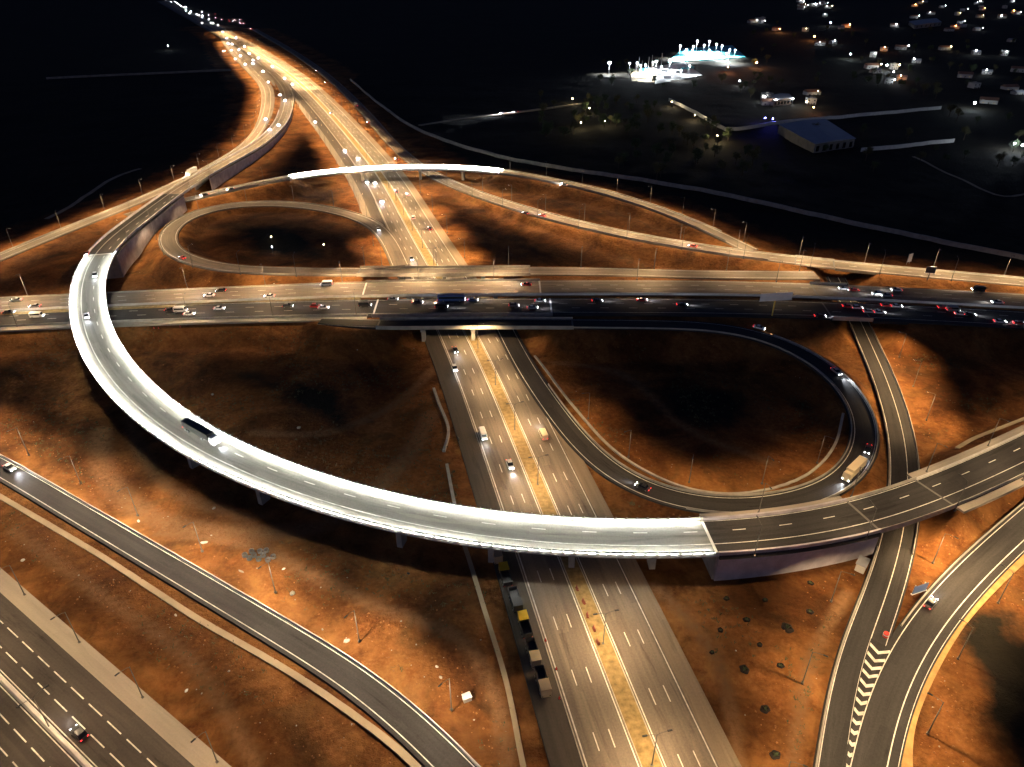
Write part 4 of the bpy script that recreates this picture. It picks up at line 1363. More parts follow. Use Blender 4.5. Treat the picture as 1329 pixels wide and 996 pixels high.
ground_line(wallpx[3:], 'boundary_wall', .5, 2.6, CONC, 'long pale boundary wall between the lit red earth and the dark fields', 'wall', sm=8, ds=5)
ground_line([(60, 102), (130, 98.5), (200, 95.5), (300, 91)], 'boundary_wall', .6, 2.6, CONC_DIM, 'faint pale wall in the dark fields left of the far highway', 'wall', ds=8)
ground_line([(60, 284), (90, 268), (120, 248), (150, 230), (182, 219)], 'path', 3, .1, TRACK, kind='structure')
ground_line([(-20, 632), (20, 656), (130, 721), (259, 804.5), (369, 868), (450, 922), (530, 985), (570, 1030)], 'path', 1.5, .22, TRACK, kind='structure')
ground_line([(596, 690), (604, 711), (631, 799), (658, 888), (679, 994), (690, 1040)], 'path', 1.1, .3, TRACK, kind='structure')
ground_line([(1400, 668), (1329, 724), (1249, 806), (1208, 874), (1180, 943), (1177, 994), (1180, 1040)], 'path', 2.0, .25, plain('packed_clay', (.40, .23, .08), .95, .25, .4), kind='structure')
ground_line([(1240, 590), (1262, 574), (1290, 563), (1329, 549), (1380, 530)], 'path', 1.6, .3, TRACK, kind='structure')
ground_line([(818, 735), (840, 785), (870, 842), (900, 895), (957, 1000)], 'drain_channel', 1.0, .25, DARK_M, 'dark drain along the right shoulder of the main highway, lower part', 'drain')
ground_line([(694, 462), (706, 477), (747, 531), (802, 589), (850, 618), (890, 634), (940, 642), (1000, 636), (1050, 615), (1083, 580), (1092, 545)], 'kerb_wall', .8, .5, CONC, 'low lit kerb wall around the inner rim of the southeast loop', 'wall')
ground_line([(563, 505), (571, 528), (583, 559), (576, 586)], 'drain_pipe', .9, .8, CONC, 'bent pale concrete channel on the verge above the flyover', 'drain')
ground_line([(580, 603), (585, 630), (592, 665)], 'drain_pipe', .9, .7, CONC, 'straight pale concrete channel on the verge just above the flyover', 'drain')

# ------------------------------------------------------------------ small things along the roads
def pit(px, py, r, label):
    p = ground_at(px, py)
    mb = MB()
    n = 20
    prof = [(1.6, -.05), (1.25, .22), (.95, .30), (.7, .1), (.0, .04)]
    for a, b_ in zip(prof[:-1], prof[1:]):
        vs = []
        for k in range(n):
            t_ = 2 * math.pi * k / n
            j = 1 + .10 * math.sin(2 * t_ + px) + .08 * math.sin(5 * t_ + py)
            vs.append((a[0] * r * j * math.cos(t_), a[0] * r * j * math.sin(t_), a[1]))
        for k in range(n):
            t_ = 2 * math.pi * k / n
            j = 1 + .10 * math.sin(2 * t_ + px) + .08 * math.sin(5 * t_ + py)
            vs.append((b_[0] * r * j * math.cos(t_), b_[0] * r * j * math.sin(t_), b_[1]))
        mb.add(vs, [(k, (k + 1) % n, n + (k + 1) % n, n + k) for k in range(n)])
    o = mb.build('planting_pit', plain('dark_soil', (.02, .013, .009), .95, .3, 1) if 'dark_soil' not in MATS else MATS['dark_soil'], None, True)
    o.location = p
    rr = random.Random(int(px * 7 + py))
    mb = MB()
    for k in range(26):
        a, e, L_ = rr.uniform(0, 6.28), rr.uniform(.3, 1.3), rr.uniform(.5, 1.1) * r
        d = Vector((math.cos(a) * math.cos(e), math.sin(a) * math.cos(e), math.sin(e)))
        s_ = Vector((-math.sin(a), math.cos(a), 0)) * .14
        b0 = Vector((rr.uniform(-.2, .2), rr.uniform(-.2, .2), .05))
        mb.add([b0 - s_, b0 + s_, b0 + d * L_ + s_ * .3, b0 + d * L_ - s_ * .3], [(0, 1, 2, 3)])
    mb.build('seedling', LEAF, o)
    tag(o, label, 'planting pit', 'planting pits in the red earth triangle')
for (x, y, r_), lab in zip(((943, 777, .8), (993, 779, .75), (1051, 794, .9), (969, 804.5, .9), (935, 818, .75), (1022, 815, 1.5), (986, 837, .7), (1013, 864, .85), (966, 869, 1.2), (993, 920.6, 1.1), (1006, 980, 1.1), (1052, 757, .85), (924, 847, .6)),
        ('dark planting pit left in the top row under the violet wall', 'dark planting pit in the middle of the top row under the violet wall', 'dark planting pit right of the largest pit', 'dark planting pit just below the top left one', 'dark planting pit nearest the main highway shoulder',
         'largest dark planting pit in the red earth triangle', 'small dark planting pit below the largest one', 'dark planting pit in the middle of the triangle, right side', 'dark planting pit with a pale rim in the middle', 'dark planting pit alone, second from the bottom', 'dark planting pit at the bottom of the triangle',
         'dark planting pit closest to the violet wall', 'tiny dark planting pit near the left border of the triangle')):
    pit(x, y, r_ * .62, lab)

# concrete rings stacked on the red earth
ringm = None
for i, (px, py) in enumerate(((318, 722), (324, 726), (330, 722), (336, 727), (342, 722), (348, 728), (355, 724), (338, 717), (346, 716), (327, 717))):
    p = ground_at(px, py)
    if ringm is None:
        mb = MB()
        n = 18
        vs = [(r_ * math.cos(6.2832 * k / n), r_ * math.sin(6.2832 * k / n), z_) for r_, z_ in ((.7, 0), (.7, .8), (.55, .8), (.55, 0)) for k in range(n)]
        mb.add(vs, [(j * n + k, j * n + (k + 1) % n, ((j + 1) % 4) * n + (k + 1) % n, ((j + 1) % 4) * n + k) for j in range(4) for k in range(n)])
        ringm = o = mb.build('concrete_ring', CONC_DIM)
    else:
        o = link(ringm.copy())
    o.location = (p[0], p[1], p[2] + .02)
    o.rotation_euler = (0, 0, i)
    tag(o, 'one of the dark concrete rings stacked on the red earth', 'concrete ring', 'concrete rings on the red earth')

# rubble lumps and scraps
def rock(px, py, d, mat, label, group=None, name='rubble'):
    p = ground_at(px, py)
    rr = random.Random(int(px * 31 + py))
    bm = bmesh.new()
    bmesh.ops.create_icosphere(bm, subdivisions=2, radius=1)
    for v in bm.verts:
        j = rr.uniform(.75, 1.15)
        v.co = Vector((v.co.x * d[0] * .33 * j, v.co.y * d[1] * .33 * j, v.co.z * d[2] * .4 * j))
    me_ = bpy.data.meshes.new(name)
    bm.to_mesh(me_); bm.free()
    me_.materials.append(mat)
    o = link(bpy.data.objects.new(name, me_))
    o.location = (p[0], p[1], p[2] + d[2] * .3)
    o.rotation_euler = (0, 0, rr.uniform(0, 6))
    tag(o, label, 'rubble', group, 'thing')
for px, py, d, m, lab in ((265, 705, (2.8, 1.4, .8), CONC_W, 'pale slab of rubble above the narrow ramp, left'), (380, 771, (2.2, 2.0, 1.0), CONC, 'round pale lump of rubble right of the concrete rings'), (368, 739, (1.6, .9, .5), CONC_W, 'small pale slab beside the concrete rings'),
    (313, 742, (.9, 3.2, .3), CONC, 'long pale plank of rubble left of the concrete rings'), (567, 866, (1.2, .9, .5), CONC_W, 'small pale scrap on the bright orange earth above the ramp bend'), (572, 880, (1.4, 1.1, .6), CONC, 'second pale scrap just below the small one on the orange earth'),
    (180, 677, (1.8, 1.2, .6), CONC_W, 'white scrap close to the narrow ramp at left'), (450, 833, (2.4, 1.8, .7), CONC, 'heap of pale rubble beside the ramp barrier'), (955, 845, (.7, .5, .3), CONC_W, 'tiny white scrap beside the main highway'), (228, 799, (1.6, .8, .4), CONC_W, 'white scrap beyond the path below the ramp'),
    (242, 897, (1.4, 1.0, .4), CONC_W, 'white scrap alone on the dark red earth at lower left'), (30, 728, (1.6, 1.4, .8), CONC_W, 'pale lump beside the bright shoulder at the left edge'), (278, 660, (2.0, 1.2, .5), CONC, 'pale rubble below the flyover at left'), (530, 745, (1.4, 1.0, .5), DARK_M, 'dark lump in the shade below the flyover'),
    (836, 459, (1.8, 1.5, 1), CONC, 'pale lump inside the dark southeast loop'), (388, 556, (2.2, 1.6, 1), CONC, 'pale lump in the dark hollow inside the flyover bend, right'), (276, 513, (1.8, 1.4, 1), CONC, 'pale lump in the dark hollow inside the flyover bend, left')):
    rock(px, py, d, m, lab)
p = ground_at(606, 908)
tag(MB().box((p[0], p[1], p[2] + .55), (1.7, 1.3, 1.3), .4).box((p[0], p[1], p[2] + 1.25), (1.9, 1.5, .12), .4).build('crate', CONC_W), 'small pale crate alone on the bright orange earth above the ramp bend', 'crate')

# plastic barriers and cones
for i in range(5):
    t_ = i / 4
    px, py = 749 + 27 * t_, 765 + 70 * t_
    p = at(px + (i % 2) * 2, py, .27)
    o = MB().loft([[(x_, y_, z_) for y_, z_ in ((-.3, 0), (.3, 0), (.3, .2), (.1, .45), (.1, .95), (-.1, .95), (-.1, .45), (-.3, .2))] for x_ in (-.6, .6)]).build('plastic_barrier', RED_D)
    o.location = p
    o.rotation_euler = (0, 0, math.atan2(R1.t[20, 1], R1.t[20, 0]) + .2 * math.sin(i * 2.1))
    tag(o, f'red plastic barrier, {ORD[i]} from the flyover in the median row', 'barrier', 'plastic barriers on the median')
cone = None
def put_cone(px, py, z, label):
    global cone
    p = at(px, py, z)
    if cone is None:
        cone = MB().tube([(0, 0, .04), (0, 0, .9)], [.24, .05], 12).build('traffic_cone', RED_P)
        MB().box((0, 0, .03), (.6, .6, .06)).build('base', RUBBER, cone)
        o = cone
    else:
        o = copy_tree(cone)
    o.location = p
    tag(o, label, 'cone', 'red traffic cones')
for px, py, z, lab in ((708, 832, 0, 'red cone on the left carriageway edge nearest the flyover'), (722, 869, 0, 'red cone in the middle of the left carriageway edge'), (726, 907, 0, 'red cone nearest the bottom on the left carriageway edge'), (198, 417, 6.2, 'red cone on the crossing highway shoulder, upper left of the group'),
                       (200, 427, 6.2, 'red cone on the crossing highway shoulder, lower left of the group'), (206, 427, 6.2, 'red cone on the crossing highway shoulder, close to the lower left one'), (234, 425, 6.3, 'red cone on the crossing highway shoulder, rightmost of the group')):
    put_cone(px, py, z, lab)
p = at(1149, 826, .12)
o = MB().tube([(0, 0, 0), (0, 0, 1.1)], [.6, .6], 16).build('crash_cushion', RED_P)
o.location = p
MB().tube([(0, 0, .55), (0, 0, .8)], .62, 16).build('reflective_band', SIGN_W, o)
tag(o, 'round red crash cushion at the tip of the chevron gore', 'crash cushion')

# signs
def board(px, py, zb, w, h, z0, rz, mat, label, posts=1, post_mat=None, name='road_sign', cat='sign', back=None):
    p = ground_at(px, py) if zb is None else at(px, py, zb)
    root = empty(name, tuple(p), rz)
    xs__ = [0] if posts == 1 else [-w * .35, w * .35]
    for x_ in xs__:
        MB().tube([(x_, 0, -.5), (x_, 0, z0 + h)], .16 if posts > 1 else .28, 10).build('post', post_mat or STEEL, root)
    MB().box((0, -.34, z0 + h / 2), (w, .18, h)).build('panel', mat, root)
    MB().box((0, -.3, z0 - .08), (w + .3, .5, .14)).build('frame', SIGN_W, root)
    tag(root, label, cat)
    return root
board(1001, 414, 5.5, 13.5, 3.2, 8.5, .12, SIGN_W, 'large pale billboard on one yellow post beside the dark crossing highway', 1, PAINT_Y, 'billboard', 'billboard')
board(1178, 343, None, 3.0, 4.0, 1.6, .5, SIGN_W, 'white lit sign standing behind the northern ramp at right', 2)
board(1204, 362, 7.0, 4.0, 3.0, 3.0, -.2, DARK_M, 'dark rounded sign on a post between the northern ramp and the crossing highway', 1)
board(1190, 770, None, 4.4, 2.4, .8, .35, SIGN_B, 'blue and white board standing on the yellow earth of the lower right gore', 2)
p = ground_at(1117, 738)
root = empty('guard_hut', tuple(p), .9)
MB().box((0, 0, 1.2), (3.4, 2.2, 2.4)).build('wall', WALLM, root)
MB().box((0, 0, 2.5), (3.8, 2.6, .16)).build('roof', ROOF_G, root)
MB().box((.3, -1.11, 1.0), (.9, .05, 2.0)).build('door', DARK_M, root)
tag(root, 'small pale guard hut beside the ramp under the flyover approach', 'hut')

# ------------------------------------------------------------------ beyond the highway: yard, court, sheds, houses, trees
def flat(px4, z, mat, name, thick=.6, label=None, cat=None, kind=None):
    P = [at(x, y, z) for x, y in px4]
    mb = MB()
    mb.add([(q[0], q[1], z) for q in P] + [(q[0], q[1], z - thick) for q in P], [(0, 1, 2, 3), (7, 6, 5, 4)] + [(i, i + 4, (i + 1) % 4 + 4, (i + 1) % 4) for i in range(4)])
    return tag(mb.build(name, mat), label, cat, None, kind)
flat([(866, 81), (968, 74), (950, 59), (886, 63)][::-1], .1, TURQ, 'court', kind='structure')
flat([(850, 109), (912, 98), (887, 81), (852, 86)][::-1], .1, PAD, 'yard', kind='structure')
flat([(820, 106), (858, 107), (856, 86), (818, 92)][::-1], .08, TRACK, 'yard', kind='structure')

FLW = emit('floodlight_glow', (.85, .94, 1.0), 200)
FLL = {}
def mast(px, py, h, label, w, col=(.85, .93, 1.0), size=1.6, group=None, base=(0, 0)):
    p = at(px, py, h)
    root = empty('floodlight_mast', (p[0], p[1], -1.0))
    MB().tube([(0, 0, 0), (0, 0, h + 1)], [.3, .16], 8).build('pole', STEEL, root)
    hd = MB().box((0, 0, h + 1.3), (size + .4, .5, size * .7 + .3)).build('lamp_head', DARK_M, root)
    MB().box((0, -.3, h + 1.3), (size, .1, size * .7)).build('lens', FLW, hd)
    if (w, col) not in FLL:
        l = bpy.data.lights.new('floodlight', 'SPOT')
        l.energy, l.color, l.shadow_soft_size = w, col, .6
        l.spot_size, l.spot_blend = R(140), .6
        FLL[(w, col)] = l
    l = bpy.data.objects.new('floodlight', FLL[(w, col)])
    l.location = (0, -1.0, h + 1.2)
    link(l, root)
    tag(root, label, 'floodlight mast', group)
FW = 260000.0
for i, (px, py) in enumerate(((883, 60), (905, 54), (921, 54), (930, 58), (937, 60), (947, 65))):
    mast(px, py, 16, f'tall floodlight mast behind the turquoise court, {ORD[i]} from the left', FW, group='masts around the turquoise court')
for i, (px, py) in enumerate(((891, 65), (900, 61), (914, 59))):
    mast(px, py, 14, f'floodlight mast on the near side of the turquoise court, {ORD[i]} from the left', FW * .7, group='masts around the turquoise court')
mast(791, 82, 12, 'brightest lone floodlight left of the white yard', FW * .5, size=3.0)
for i, (px, py) in enumerate(((831, 85), (838, 85), (852, 80), (869, 79))):
    mast(px, py, 12, f'floodlight mast of the white yard, {ORD[i]} from the left', FW * .2, group='masts of the white yard')
for i in range(9):
    px, py = 824 + i * 4.2, 96 - i * .9
    p = at(px, py, 0)
    o = MB().tube([(0, 0, -1), (0, 0, 15 + 4 * math.sin(i * 1.7))], [.5, .3], 8).build('yard_column', STEEL)
    o.location = p
    tag(o, f'slender steel column in the floodlit yard, {ORD[i]} from the left', 'column', 'columns in the floodlit yard')

ry = random.Random(9)
for i in range(14):
    t_, u_ = ry.random(), ry.random()
    px, py = 826 + 78 * t_, 88 + 15 * u_
    p = at(px, py)
    o = MB().box((0, 0, .9), (9, 3.4, 4.2)).build('container', (SIGN_W, CONC_W, TURQ)[i % 3])
    MB().box((4.52, 0, .9), (.08, 3.0, 3.8)).build('door', STEEL, o)
    o.location = p
    o.rotation_euler = (0, 0, ry.uniform(-.4, .4))
    tag(o, 'one of the small containers standing in the floodlit white yard', 'container', 'containers in the floodlit yard')
for i in range(8):
    mast(815 + i * 11.5 + ry.uniform(-3, 3), 84 + ry.uniform(-3, 9), 11, f'short floodlight mast among the yard containers, {ORD[i]} from the left', FW * .1, size=1.1, group='short masts among the containers')
for i in range(7):
    mast(888 + i * 11, 68 + ry.uniform(-3, 2), 9, f'low floodlight mast inside the turquoise court, {ORD[i]} from the left', FW * .35, (.6, .95, 1.0), 1.2, group='low masts inside the court')
WIN_W = emit('window_glow_warm', (1.0, .80, .5), .12)
WIN_C = emit('window_glow_cool', (.8, .9, 1.0), 6)
BULB_C = emit('bulb_glow_cool', (.80, .92, 1.0), 60)
BULB_W = emit('bulb_glow_warm', (1.0, .78, .42), 30)
BULB_B = emit('bulb_glow_blue', (.12, .12, 1.0), 120)
BULB_O = emit('bulb_glow_orange', (1.0, .38, .12), 90)

def house_proto(kind, lit):
    root = empty('house')
    W_, D_, H_ = ((11, 8, 3.4), (16, 9, 4.2), (9, 9, 6.4))[kind]
    MB().box((0, 0, H_ / 2 - .5), (W_, D_, H_ + 1)).build('wall', WALLM, root)
    if kind == 2:
        MB().box((0, 0, H_ + .15), (W_ + .5, D_ + .5, .3)).box((0, 0, H_ + .7), (2.4, 2.4, 1.0)).build('roof', CONC, root)
    else:
        r_ = MB().loft([[(x_, -D_ / 2 - .5, H_), (x_, D_ / 2 + .5, H_), (x_, 0, H_ + D_ * .26)] for x_ in (-W_ / 2 - .4, W_ / 2 + .4)]).build('roof', (ROOF_G, ROOF_R)[kind], root)
    for x_ in (-W_ * .3, W_ * .3):
        for z_ in ((1.6,) if kind < 2 else (1.6, 4.7)):
            f_ = MB().box((x_, -D_ / 2 - .02, z_), (1.5, .1, 1.3)).build('window', DARK_M, root)
            MB().box((x_, -D_ / 2 - .08, z_), (1.2, .04, 1.0)).build('pane', WIN_W if lit else GLASS, f_)
    MB().box((0, -D_ / 2 - .03, 1.0), (1.0, .1, 2.1)).build('door', BARK, root)
    return root

HP = {}
PTL = {}
def yard_light(p, mat, col, w, label, size=.8, group=None, h=4.5):
    root = empty('yard_lamp', (p[0], p[1], -1.0))
    MB().tube([(0, 0, 0), (0, 0, h + 1)], [.12, .07], 6).build('pole', DARK_M, root)
    bm = bmesh.new()
    bmesh.ops.create_uvsphere(bm, u_segments=10, v_segments=6, radius=size / 2)
    me_ = bpy.data.meshes.new('bulb')
    bm.to_mesh(me_); bm.free()
    me_.materials.append(mat)
    b0 = link(bpy.data.objects.new('bulb', me_), root)
    b0.location = (0, 0, h + 1 + size * .45)
    w *= .35
    if w:
        k = (col, w)
        if k not in PTL:
            l = bpy.data.lights.new('yard_glow', 'POINT')
            l.energy, l.color, l.shadow_soft_size = w, col, .5
            PTL[k] = l
        l = bpy.data.objects.new('yard_glow', PTL[k])
        l.location = (0, 0, h + 1 + size * 1.2)
        link(l, root)
    tag(root, label, 'lamp', group)

rh = random.Random(11)
n_h = 0
clusters = (('far town at the top edge, middle', 1035, 1075, 2, 12, 14), ('far town at the top right corner', 1180, 1329, 2, 24, 20), ('dark suburb right of the turquoise court', 970, 1110, 20, 60, 12), ('dark suburb below the top right corner', 1120, 1329, 30, 75, 14),
            ('hamlet left of the long shed', 990, 1060, 122, 140, 5), ('hamlet above the long shed', 1130, 1190, 80, 110, 6), ('houses at the right edge', 1240, 1329, 85, 135, 7))
for lab, x0, x1, y0, y1, cnt in clusters:
    for i in range(cnt):
        px, py = rh.uniform(x0, x1), rh.uniform(y0, y1)
        kind, lit = rh.choice((0, 1, 1, 2)), rh.random() < .3
        if (kind, lit) not in HP:
            HP[(kind, lit)] = o = house_proto(kind, lit)
        else:
            o = copy_tree(HP[(kind, lit)])
        p = at(px, py)
        o.location = (p[0], p[1], -1.0)
        o.rotation_euler = (0, 0, rh.uniform(-.6, .6))
        tag(o, 'one of the small houses in the ' + lab, 'house', 'houses, ' + lab)
        if rh.random() < .62:
            q = p + np.array([rh.uniform(-9, 9), -9, 0])
            c = rh.choice((0, 0, 0, 0, 1, 2))
            yard_light(q, (BULB_C, BULB_W, BULB_O)[c], ((.85, .93, 1), (1, .72, .4), (1, .38, .12))[c], (900, 800, 1500)[c], 'one of the small lamps in the ' + lab, rh.uniform(.7, 1.5), 'lamps, ' + lab)

# lights that stand out one by one
for px, py, mat, col, w, sz, lab in (
    (991, 126, BULB_C, (.85, .93, 1), 6000, 1.2, 'left cool lamp in front of the pale building left of the long shed'), (1007, 131, BULB_C, (.85, .93, 1), 8000, 1.6, 'middle brightest cool lamp in front of the pale building left of the long shed'), (1029, 129, BULB_C, (.85, .93, 1), 6000, 1.2, 'right cool lamp in front of the pale building left of the long shed'),
    (993, 154, BULB_B, (.12, .12, 1), 5000, 1.0, 'left blue lamp on the pale compound wall'), (1003, 155, BULB_B, (.12, .12, 1), 5000, 1.0, 'right blue lamp on the pale compound wall'), (1151, 86, BULB_C, (.8, .9, 1), 14000, 2.2, 'bright cool lamp above the long shed'),
    (1160, 94, BULB_C, (.8, .9, 1), 8000, 1.4, 'second cool lamp just right below the bright one above the shed'), (1104, 71, BULB_C, (.8, .95, .9), 9000, 1.6, 'greenish white lamp in the dark suburb'), (1265, 135, BULB_C, (.8, .95, 1), 12000, 2.0, 'bright cool lamp right of the far compound wall'),
    (1316, 188, BULB_C, (.8, .9, 1), 14000, 1.8, 'bright bluish lamp at the right edge, left of two'), (1327, 190, BULB_C, (.8, .9, 1), 14000, 1.8, 'bright bluish lamp at the right edge, right of two'), (1057, 48, BULB_O, (1, .38, .12), 22000, 1.6, 'orange lamp over the glowing orange ground'),
    (945, 88, BULB_O, (1, .3, .08), 26000, .9, 'orange lamp right below the turquoise court'), (982, 82, BULB_O, (1, .4, .14), 22000, 1.4, 'orange lamp farther right below the turquoise court'), (1012, 38, BULB_O, (1, .4, .14), 26000, .9, 'orange lamp beyond the turquoise court'),
    (960, 106, BULB_C, (.9, .95, 1), 6000, 1.2, 'white lamp between the orange lamps and the hamlet'), (1047, 133, BULB_W, (1, .8, .5), 7000, 1.4, 'warm lamp beside the hamlet left of the long shed'), (1056, 140, BULB_O, (1, .4, .2), 5000, 1.0, 'reddish lamp beside the hamlet left of the long shed'),
    (743, 129, BULB_W, (1, .85, .5), 5000, 1.1, 'warm lamp upper left among the dark trees'), (765, 141, BULB_W, (1, .85, .5), 4000, .8, 'warm lamp in the middle among the dark trees'), (754, 160, BULB_W, (1, .8, .4), 5000, .9, 'warm lamp lower left among the dark trees'),
    (785, 158, BULB_W, (1, .85, .45), 5000, 1.0, 'warm lamp lower middle among the dark trees'), (801, 157, BULB_W, (1, .85, .45), 5000, 1.0, 'warm lamp lower right among the dark trees'), (931, 177, BULB_W, (1, .78, .4), 16000, 1.0, 'warm lamp at the corner of the pale compound wall'),
    (872, 133, BULB_W, (1, .8, .5), 9000, 1.0, 'warm lamp at the far end of the lit compound wall'), (902, 150, BULB_W, (1, .8, .5), 9000, .7, 'warm lamp halfway along the lit compound wall'), (352, 308, BULB_W, (1, .95, .8), 0, .5, 'upper small light inside the small loop'), (353, 321, BULB_C, (1, 1, 1), 0, .45, 'lower small light inside the small loop'),
    (420, 318, BULB_W, (1, .9, .7), 0, .45, 'right small light inside the small loop'), (218, 60, BULB_C, (.9, .95, 1), 0, 1.2, 'single small light in the dark fields left of the far highway'), (1078, 30, BULB_C, (.85, .93, 1), 8000, 1.5, 'cool lamp under the far town')):
    h = 2.5 if 'loop' in lab else 4.5
    yard_light(at(px, py, h), mat, col, w, lab, sz, h=h)

# the long shed with the blue roof and its compound wall
def shed(P4, h, name, label, roofm, rise=1.2):
    P = [at(x, y, h) for x, y in P4]
    root = empty(name, (0, 0, 0))
    c = sum(P) / 4
    mb = MB()
    mb.add([(q[0], q[1], -1) for q in P] + [(q[0], q[1], h) for q in P], [(i, (i + 1) % 4, (i + 1) % 4 + 4, i + 4) for i in range(4)])
    mb.build('wall', CONC_DIM, root)
    Q = [c + (q - c) * 1.03 for q in P]
    m0, m1 = (Q[0] + Q[1]) / 2, (Q[2] + Q[3]) / 2
    mb = MB()
    mb.add([(q[0], q[1], h + .05) for q in Q] + [(m0[0], m0[1], h + rise), (m1[0], m1[1], h + rise)], [(0, 4, 5, 3), (1, 2, 5, 4), (0, 1, 4), (2, 3, 5), (3, 2, 1, 0)])
    mb.build('roof', roofm, root)
    e0, e1 = P[2], P[3]
    for k in range(6):
        t_ = (k + .5) / 6
        q = e0 * (1 - t_) + e1 * t_
        d = (e1 - e0) / np.linalg.norm(e1 - e0)
        n_ = np.array([-d[1], d[0], 0])
        if n_[1] > 0: n_ = -n_
        MB().box((q[0] + n_[0] * .06, q[1] + n_[1] * .06, h * .42), (3.0, .12, h * .6), math.atan2(d[1], d[0])).build('window', GLASS, root)
    tag(root, label, 'shed')
shed([(1011, 162), (1071, 155), (1110, 180), (1058, 187)], 7, 'warehouse', 'long shed with a blue grey roof beside the pale compound wall', ROOF_B)
shed([(1000, 124), (1024, 122), (1030, 128), (1005, 131)], 5, 'warehouse', 'pale low building lit by three cool lamps', ROOF_G)
shed([(1180, 28), (1215, 24), (1222, 29), (1188, 33)], 6, 'warehouse', 'grey roofed building in the dark suburb at top right', ROOF_G)
ground_line([(868, 131), (880, 137), (905, 150), (941, 170)], 'compound_wall', .5, 3.0, CONC_W, 'lit pale compound wall running diagonally to the corner lamp', 'wall', ds=6)
ground_line([(941, 170), (975, 167), (1011, 161), (1100, 153), (1221, 142)], 'compound_wall', .5, 3.0, CONC_W, 'far pale compound wall behind the long shed', 'wall', ds=6)
ground_line([(1117, 197), (1170, 192), (1238, 184)], 'compound_wall', .5, 3.0, CONC_W, 'near pale compound wall right of the long shed', 'wall', ds=6)
ground_line([(1185, 204), (1240, 228), (1300, 254), (1340, 250)], 'path', 2.5, .1, TRACK, kind='structure', ds=6)

# trees
def tree_proto(seed, h, w):
    rr = random.Random(seed)
    root = empty('tree')
    mb = MB().tube([(0, 0, -1), (.1, 0, h * .3), (.05, .1, h * .6)], [.32, .22, .1], 7)
    blobs = []
    for k in range(8):
        a, r_ = rr.uniform(0, 6.28), rr.uniform(.1, .36) * w
        c = Vector((math.cos(a) * r_, math.sin(a) * r_, h * rr.uniform(.42, .85)))
        blobs.append((c, rr.uniform(.16, .27) * w))
        mb.tube([(.05, .05, h * .35), tuple(c)], [.12, .04], 5)
    mb.build('trunk', BARK, root)
    mb = MB()
    for c, r_ in blobs:
        for k in range(120):
            d = Vector((rr.gauss(0, 1), rr.gauss(0, 1), rr.gauss(0, .8))).normalized()
            p = c + d * r_ * rr.uniform(.35, 1.35)
            u = Vector((rr.gauss(0, 1), rr.gauss(0, 1), rr.gauss(0, 1))).normalized()
            v = u.cross(d + Vector((.01, .02, .03))).normalized()
            s_ = rr.uniform(.16, .42)
            mb.add([p - u * s_, p + v * s_ * .6, p + u * s_, p - v * s_ * .6], [(0, 1, 2, 3)])
    mb.build('crown', LEAF if seed % 2 else LEAF2, root)
    return root
TP = []
rt = random.Random(5)
zones = (('trees among the warm lamps beyond the fence', 700, 860, 128, 178, 46), ('dark trees between the compound wall and the fence', 800, 985, 165, 235, 40), ('dark trees around the floodlit yard', 770, 980, 84, 118, 26), ('dark trees among the suburb houses', 960, 1329, 25, 130, 60), ('dark trees around the long shed', 990, 1329, 150, 225, 24))
for lab, x0, x1, y0, y1, cnt in zones:
    for i in range(cnt):
        px, py = rt.uniform(x0, x1), rt.uniform(y0, y1)
        if 820 < px < 970 and 60 < py < 108: continue
        p = at(px, py)
        if len(TP) < 5:
            TP.append(tree_proto(len(TP) + 3, rt.uniform(7, 11), rt.uniform(6, 9)))
            o = TP[-1]
        else:
            o = copy_tree(rt.choice(TP))
        o.location = (p[0], p[1], th(p[0], p[1]) if p[1] < 930 else -1.2)
        s_ = rt.uniform(.7, 1.25)
        o.scale = (s_, s_, s_)
        o.rotation_euler = (0, 0, rt.uniform(0, 6.28))
        tag(o, 'one of the ' + lab, 'tree', lab)

# scrub on verges
def scrub_strip(pts, n, spread, mat, seed, hgt=.7):
    rr = random.Random(seed)
    mb = MB()
    for i in range(n):
        k = rr.uniform(0, len(pts) - 1.001)
        j = int(k)
        t_ = k - j
        px = pts[j][0] * (1 - t_) + pts[j + 1][0] * t_ + rr.gauss(0, spread)
        py = pts[j][1] * (1 - t_) + pts[j + 1][1] * t_ + rr.gauss(0, spread * .7)
        p = Vector(ground_at(px, py))
        j, k_ = int(np.searchsorted(xs, p.x)), int(np.searchsorted(ys, p.y))
        if DIST[k_, j] < 2.4 or DIST[k_ - 1, j - 1] < 2.4: continue
        for b_ in range(7):
            a, e = rr.uniform(0, 6.28), rr.uniform(.4, 1.4)
            d = Vector((math.cos(a) * math.cos(e), math.sin(a) * math.cos(e), math.sin(e))) * hgt * rr.uniform(.5, 1.2)
            s_ = Vector((-math.sin(a), math.cos(a), 0)) * .1
            b0 = p + Vector((rr.uniform(-.3, .3), rr.uniform(-.3, .3), -.05))
            mb.add([b0 - s_, b0 + s_, b0 + d + s_ * .4, b0 + d - s_ * .4], [(0, 1, 2, 3)])
    tag(mb.build('scrub', mat), kind='stuff')
scrub_strip([(40, 655), (145, 715), (270, 795), (380, 858), (460, 908), (540, 970)], 900, 4, LEAF2, 1)
scrub_strip([(612, 712), (640, 790), (668, 880), (690, 960), (700, 1000)], 500, 5, LEAF, 2)
scrub_strip([(560, 470), (572, 520), (586, 590), (600, 680)], 350, 4, LEAF2, 3)
scrub_strip([(715, 490), (760, 550), (805, 595)], 200, 3, LEAF2, 4)
scrub_strip([(770, 630), (790, 650), (830, 655)], 160, 4, LEAF2, 5)

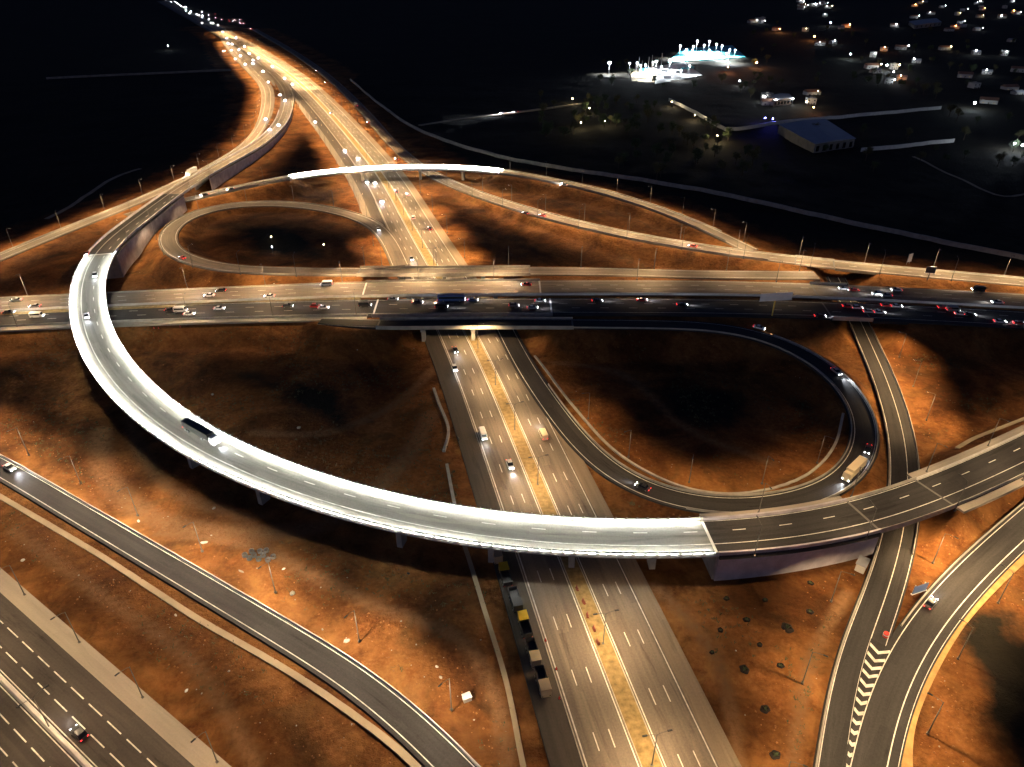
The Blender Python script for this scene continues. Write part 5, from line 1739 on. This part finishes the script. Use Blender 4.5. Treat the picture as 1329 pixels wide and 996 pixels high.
# loose clods and gravel on the graded earth
rr = random.Random(21)
mb = MB()
cnt = 0
while cnt < 3600:
    rd = rr.choice((R1, R1, R7, R7, R8, R11, R11, R9, R10, R2, R6, R12))
    q = rr.uniform(0, rd.L)
    hw_ = HW.get(rd, rd.ev(q)[3] / 2)
    sd = rr.choice((-1, 1))
    p = rd.pt(q, sd * (hw_ + 1.5 + abs(rr.gauss(0, 9))))
    if not (60 < p[1] < 330 and abs(p[0]) < 230): continue
    j = int(np.searchsorted(xs, p[0])); k = int(np.searchsorted(ys, p[1]))
    if DIST[k, j] < 1.6 or DIST[k - 1, j - 1] < 1.6 or fld_unlit[k, j] > .3: continue
    cnt += 1
    h = th(p[0], p[1])
    r_ = rr.choice((.08, .12, .16, .2, .3)) * rr.uniform(.7, 1.2)
    a = rr.uniform(0, 6.28)
    vs = [(p[0] + r_ * rr.uniform(.7, 1.3) * math.cos(a + 1.2566 * i), p[1] + r_ * rr.uniform(.7, 1.3) * math.sin(a + 1.2566 * i), h - .05) for i in range(5)]
    vs.append((p[0] + rr.uniform(-.3, .3) * r_, p[1] + rr.uniform(-.3, .3) * r_, h + r_ * rr.uniform(.5, 1.0)))
    mb.m = 1 if rr.random() < .08 else 0
    mb.add(vs, [(i, (i + 1) % 5, 5) for i in range(5)])
tag(mb.build('gravel', [plain('earth_clod', (.30, .13, .045), .95, .4, 1.5), CONC]), kind='stuff')

rr = random.Random(33)
for mat_, n_, seed_ in ((LEAF2, 1500, 1), (LEAF, 900, 2)):
    mb = MB()
    c_ = 0
    while c_ < n_:
        x, y = rr.uniform(-190, 170), rr.uniform(75, 300)
        j = int(np.searchsorted(xs, x)); k = int(np.searchsorted(ys, y))
        if DIST[k, j] < 2.2 or DIST[k - 1, j - 1] < 2.2 or vnoise(np.array(x), np.array(y), 16, 40) < .55 + .2 * rr.random() or math.hypot((x - _c[0]) / 26, (y - _c[1]) / 48) < 1.3: continue
        c_ += 1
        h = th(x, y)
        for b_ in range(6):
            a, e = rr.uniform(0, 6.28), rr.uniform(.3, 1.3)
            d = Vector((math.cos(a) * math.cos(e), math.sin(a) * math.cos(e), math.sin(e))) * rr.uniform(.3, .8)
            q_ = Vector((-math.sin(a), math.cos(a), 0)) * .09
            b0 = Vector((x + rr.uniform(-.4, .4), y + rr.uniform(-.4, .4), h - .05))
            mb.add([b0 - q_, b0 + q_, b0 + d + q_ * .3, b0 + d - q_ * .3], [(0, 1, 2, 3)])
    tag(mb.build('grass_tufts', mat_), kind='stuff')
